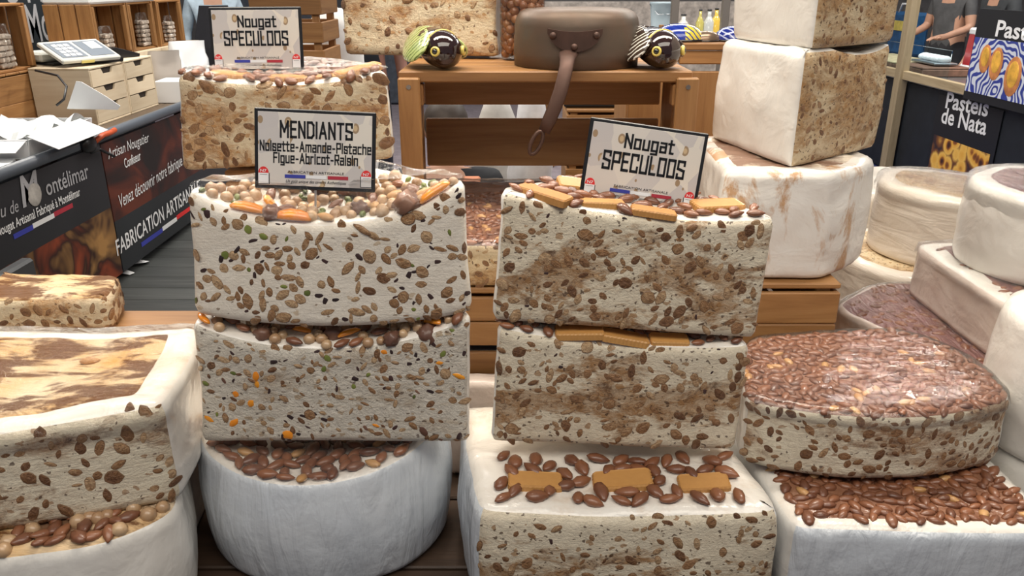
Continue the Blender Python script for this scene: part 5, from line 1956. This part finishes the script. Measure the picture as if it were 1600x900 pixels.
# ------------------------------------------------------------------ pastry stall at the right
XS = 3.25
st = thing('pastry_stall', 'dark fronted pastry stall with wooden posts and rail at the right', 'stall', (XS, 6.2, 0))
MB().box((.38, 0, .39), (.72, 4.2, .76), .004).build('cabinet', plain('stall_front', (.010, .013, .018), .6, var=.3), st)
yp = atx(1412, 135, XS).y - 6.2
plank(st, (-.035, yp, 1.3), (.07, .10, 2.6), 'beam', 'post')
plank(st, (-.03, -2.0, 1.3), (.07, .10, 2.6), 'beam', 'post')
plank(st, (-.022, 0, .828), (.05, 4.2, .068), 'beam', 'rail')
M['steel'] = plain('brushed_steel', (.42, .45, .47), .3, .9)
MB().box((.38, 0, .784), (.72, 4.18, .024), .003).build('counter_top', M['steel'], st)
mg = NT('display_glass')
mg.set(Base_Color=(.8, .95, 1.0), Roughness=.02, Transmission_Weight=1.0, IOR=1.05)
pane = MB().box((.06, 1.05, .93), (.006, 2.0, .26), .001).build('glass_pane', mg.mat, st)


def pastry_mat():
    m = NT('pastry_print')
    v = m.coords((1, 1, 1), rnd=False)
    vo = m.n('ShaderNodeTexVoronoi')
    vo.inputs['Scale'].default_value = 8.5
    m.l(v, vo.inputs['Vector'])
    nz = m.noise(v, 30, 4)
    d = m.math('ADD', vo.outputs['Distance'], m.math('MULTIPLY', nz, .14))
    m.set(Base_Color=m.ramp(d, [(.20, (.05, .015, .008)), (.34, (.30, .10, .02)), (.42, (.72, .36, .05)), (.62, (.80, .48, .10)), (.75, (.22, .08, .02)), (.9, (.04, .02, .02))]), Roughness=.5)
    return m.mat


def tile_mat():
    m = NT('tile_print')
    v = m.coords((1, 1, 1), rnd=False)
    wv = m.n('ShaderNodeTexWave', wave_type='RINGS')
    wv.inputs['Scale'].default_value = 7
    wv.inputs['Distortion'].default_value = 14
    wv.inputs['Detail'].default_value = 1
    m.l(v, wv.inputs['Vector'])
    m.set(Base_Color=m.ramp(wv.outputs['Fac'], [(.4, (.62, .66, .74)), (.55, (.03, .05, .28))]), Roughness=.4)
    return m.mat


M['pastry'], M['tiles'] = pastry_mat(), tile_mat()
M['poster_black'] = plain('poster_black', (.010, .011, .014), .5)


def poster(label, y0, y1, z0, z1, split, pic, extra=None):
    t = thing('poster', label, 'poster', (XS + .012, (y0 + y1) / 2, z0))
    h, w_ = z1 - z0, y1 - y0
    MB().box((0, 0, h / 2), (.006, w_, h), .001).build('sheet', M['poster_black'], t)
    hp_ = h * split
    MB().box((-.0045, 0, hp_ / 2 + .01), (.002, w_ * .9, hp_), .0005).build('printed_picture', M[pic], t)
    return t


ya_, yb_ = atx(1556, 220, XS).y, atx(1452, 220, XS).y
z1_ = atx(1508, 146, XS).z
p1 = poster('Pasteis de Nata poster with custard tart photo on the dark stall front', ya_, yb_, .10, .745, .52, 'pastry')
text_px(p1, 'Pasteis', (1478, 168), (1544, 182), .115, XS + .012, 'lettering_white', 0, .02, facing=-1)
text_px(p1, 'de Nata', (1471, 191), (1541, 211), .115, XS + .012, 'lettering_white', 0, .02, facing=-1)
# tall poster standing on the rail at the right edge
y2a, y2b = atx(1640, 100, XS).y, atx(1528, 100, XS).y
p2 = thing('poster', 'upright Pasteis poster with blue tile print and three custard tarts at the right edge', 'poster', (XS - .056, (y2a + y2b) / 2, .865))
MB().box((0, 0, .21), (.008, y2b - y2a, .60), .001).build('sheet', M['poster_black'], p2)
MB().box((-.006, 0, .145), (.003, (y2b - y2a) * .97, .36), .0005).build('printed_picture', M['tiles'], p2)
text_px(p2, 'Pasteis', (1556, 56), (1640, 68), .10, XS - .056, 'lettering_white', 0, .02, facing=-1, off=.006)
M['tart_crust'] = plain('tart_crust_print', (.62, .24, .08), .5, var=.4)
M['tart_fill'] = plain('tart_custard_print', (.78, .42, .06), .5, var=.45)
for px, py, s in ((1541, 92, .075), (1558, 100, .085), (1584, 120, .10)):
    c_ = atx(px, py, XS - .056)
    tm = MB()
    add_ell(tm, (0, 0, 0), (.003, s * .9, s * 1.25), 20, 8, mi=0)
    add_ell(tm, (-.002, 0, .012), (.003, s * .62, s * .85), 18, 8, mi=1)
    tm.build('tart_print', [M['tart_crust'], M['tart_fill']], p2, True, loc=c_ + Vector((-.008, 0, 0)) - p2.location)
# goods on the stall
M['choc'] = plain('cake_brown', (.22, .11, .07), .7, var=.4)
M['crumb'] = plain('cake_topping', (.62, .48, .28), .8, var=.4)
def cake(label, px, py, L_, topm):
    c_ = atx(px, py, XS + .35)
    t = thing('sheet_cake', label, 'cake', (XS + .38, c_.y, .797))
    MB().box((0, 0, .03), (.4, L_, .06), .008).build('sponge', M['choc'], t)
    MB().box((0, 0, .068), (.4, L_ - .01, .016), .006).build('topping', M[topm], t)
cake('long chocolate sheet cake with pale crumble topping on the stall counter', 1392, 95, .95, 'crumb')
cake('second chocolate sheet cake right of the wooden post', 1455, 92, .45, 'choc')
# blue patterned bag, red slicer, bread bag, small boxes
o = MB().box((4.35, 9.0, .40), (.5, .9, .80), .01).build('side_counter', M['steel'])
tag(o, 'low steel side counter carrying the blue printed bag', 'counter')
gbg = thing('printed_bag', 'blue printed shopping bag with yellow emblem at the back of the stall', 'bag', (4.25, 9.0, .801))
MB().box((0, 0, .22), (.18, .55, .44), .03).build('bag_panel', plain('blue_bag', (.02, .09, .22), .4, var=.4), gbg)
MB().box((-.095, .02, .30), (.006, .34, .10), .002).build('yellow_emblem', plain('yellow_emblem', (.65, .52, .12), .5, var=.3), gbg)
MB().tube([(-.06, -.15, .43), (-.06, -.1, .52), (-.06, .1, .52), (-.06, .15, .43)], .012, 6).build('handle', M['white'], gbg, True)
c_ = atx(1500, 82, 3.75)
rs = thing('drinks_machine', 'small red and white machine on the stall counter before the charcoal shirt', 'machine', (3.90, c_.y, .797))
MB().box((0, 0, .05), (.16, .24, .10), .02).build('base', M['white'], rs)
MB().prism([(-.03, .09), (.08, .09), (.05, .36), (-.02, .38)], -.07, .07, 'x').build('column', plain('red_enamel', (.55, .04, .05), .3, coat=.5), rs)
MB().box((0, -.02, .36), (.15, .18, .06), .015).build('head', M['white'], rs)
for px, py, lb in ((1455, 84, 'grey plastic tray on the stall counter near the post'), (1474, 84, 'second grey plastic tray beside the red machine')):
    c_ = atx(px, py, 3.6)
    tr_ = thing('plastic_tray', lb, 'tray', (3.66, c_.y + .15, .88))
    MB().box((0, 0, .012), (.2, .22, .02), .006).build('base', M['steel'], tr_)
    for k in range(3):
        mb = MB(); add_ell(mb, (.0, -.07 + .07 * k, .05), (.06, .03, .03), 10, 8)
        mb.build('packet', M['white'], tr_, True)
lamp = MB().box((0, 0, .012), (.05, .09, .025), .005)
o = lamp.build('card_reader', M['black'], None, loc=(XS + .10, atx(1490, 122, XS + .1).y, .7965))
tag(o, 'small black card reader lying on the steel stall counter', 'reader')

# ------------------------------------------------------------------ background between the stalls
slat_crate('slatted_crate', 'tall slatted wooden crate stack behind the left Nougat SPECULOOS sign', at(392, 40, 3.6).x, at(503, 40, 3.6).x, 3.6, 3.95, .0, 1.50, rows=13, gap=.26, topboards=0)
def sack(label, px, py, Y, w_, d_, h_, col):
    q = at(px, py, Y)
    t = thing('flour_sack', label, 'sack', (q.x, Y, 0))
    mb = MB()
    n_, rows = 18, 14
    vs, fs = [], []
    for i in range(rows + 1):
        f = i / rows
        r_ = (math.sin(PI * min(.98, max(.06, f))) ** .35)
        for k in range(n_):
            a = 2 * PI * k / n_
            p = Vector((math.cos(a) * w_ / 2 * r_, math.sin(a) * d_ / 2 * r_, f * h_))
            p += Vector((noise.noise(p * 6), noise.noise(p * 6 + Vector((4, 0, 0))), 0)) * .035
            vs.append(p)
    for i in range(rows):
        for k in range(n_):
            k2 = (k + 1) % n_
            fs.append((i * n_ + k, i * n_ + k2, (i + 1) * n_ + k2, (i + 1) * n_ + k))
    fs.append(tuple(reversed(range(n_)))); fs.append(tuple(rows * n_ + k for k in range(n_)))
    mb.add(vs, fs)
    mb.build('sack_cloth', plain('sack_cloth', col, .7, var=.15), t, True)
    mb = MB().tube([(-.04, 0, h_ - .01), (0, 0, h_ + .03), (.05, 0, h_ - .01)], .012, 6)
    mb.build('tie', M['white'], t, True)
sack('tall white plastic sack standing beside the slatted crates', 516, 60, 4.3, .42, .4, 1.42, (.70, .68, .66))
sack('white sack low behind the display crate', 830, 176, 3.75, .22, .24, 1.09, (.78, .78, .80))
sack('pale grey sack behind the gap right of the crouching person', 775, 176, 4.1, .30, .28, 1.0, (.55, .52, .48))
slat_crate('slatted_crate', 'pine crate with dark lid seen through the open display crate', at(886, 176, 3.3).x, at(985, 176, 3.3).x, 3.3, 3.6, 0, 1.06, rows=9, gap=.16, topboards=2)
o = MB().box((at(925, 165, 3.4).x, 3.45, 1.082), (.24, .2, .04), .006).build('dark_box', M['black'])
tag(o, 'flat dark box lying on the pine crate behind the display crate', 'box')
o = MB().box((at(736, 275, 2.7).x, 2.72, .76), (.06, .10, .30), .006).build('orange_carton', plain('orange_carton', (.50, .17, .07), .6))
tag(o, 'tall orange carton low behind the display crate', 'carton')
mb = MB(); add_ell(mb, (0, 0, .15), (.065, .09, .149), 14, 12)
o = mb.build('red_bag', plain('red_bag', (.26, .05, .045), .6, var=.3), None, True, loc=(at(696, 275, 2.68).x, 2.72, .602))
tag(o, 'dark red bag low behind the display crate beside the orange carton', 'bag')
# far demonstration table with glassware
ft = thing('far_table', 'far white table with glassware beyond the copper pan', 'table', (1.35, 7.4, 0))
MB().box((0, 0, 1.04), (2.2, .7, .04), .006).build('table_top', M['white'], ft)
for sx in (-1, 1):
    for sy in (-1, 1): plank(ft, (sx * 1.0, sy * .3, .51), (.06, .06, 1.02), 'pine', 'leg')
M['bucket'] = plain('bucket_blue_grey', (.36, .44, .48), .35)
bk = thing('bucket', 'pale blue grey bucket on the far table right of the copper pan', 'bucket', (at(1036, 12, 7.35).x, 7.35, 1.061))
MB().lathe([(.085, 0), (.10, .16), (.112, .30), (.116, .30), (.116, .32)], 20).build('tub', M['bucket'], bk, True)
MB().tube([(-.116, 0, .30), (-.06, -.1, .22), (.06, -.1, .22), (.116, 0, .30)], .005, 6).build('handle', M['steel'], bk, True)
def far_bottle(label, px, col, h_, r_):
    q = at(px, 30, 7.25)
    t = thing('glass_bottle', label, 'bottle', (q.x, 7.25, 1.061), 0, 'bottles on the far table')
    MB().lathe([(r_ * .9, 0), (r_, .01), (r_, h_ * .6), (r_ * .5, h_ * .75), (r_ * .34, h_ * .8), (r_ * .34, h_ * .96)], 14).build('bottle_body', plain('bottle_glass', col, .1, coat=.5), t, True)
    MB().lathe([(r_ * .4, h_ * .96), (r_ * .4, h_), (r_ * .2, h_ * 1.01)], 10).build('stopper', M['black'], t, True)
for px, col, h_, r_, lb in ((1068, (.62, .60, .54), .22, .06, 'cream coloured jar beside the metal post on the far table'), (1094, (.50, .44, .12), .26, .035, 'olive oil bottle on the far table'), (1108, (.5, .52, .5), .26, .05, 'clear glass bottle on the far table'),
                            (1119, (.75, .50, .08), .27, .045, 'amber yellow bottle on the far table'), (1128, (.35, .18, .05), .24, .03, 'brown bottle at the right end of the far table')):
    far_bottle(lb, px, col, h_, r_)
for px, lb in ((1054, 'grey metal post of the far stall beside the bucket'), (1133, 'grey metal post of the far stall beside the tall nougat stack')):
    o = MB().box((at(px, 20, 6.9).x, 6.9, 1.3), (.06, .06, 2.6), .004).build('stall_post', plain('post_metal', (.25, .22, .19), .4, .5))
    tag(o, lb, 'post')
mb = thing('folding_chair', 'yellow wooden folding chair standing right of the copper pan', 'chair', (at(1020, 30, 6.2).x, 6.2, 0), R(30))
for sx in (-1, 1):
    plank(mb, (sx * .17, .1, .62), (.03, .03, 1.24), 'pine', 'back_post')
    plank(mb, (sx * .17, -.2, .22), (.03, .03, .44), 'pine', 'leg')
plank(mb, (0, -.05, .45), (.37, .36, .025), 'pine', 'seat')
for z in (.85, 1.0, 1.15): plank(mb, (0, .1, z), (.31, .014, .05), 'pine', 'slat')
o = MB().box((1.4, 11.2, .65), (3.4, .5, 1.3), .02).build('far_counter', plain('far_counter', (.55, .48, .42), .6, var=.4))
tag(o, 'blurred pale counter at the far end of the hall', 'counter')
o = MB().box((-2.2, 11.2, .8), (3.0, .5, 1.6), .02).build('far_booth', plain('far_booth', (.05, .06, .08), .6, var=.4))
tag(o, 'dark booth at the far end of the hall on the left', 'booth')
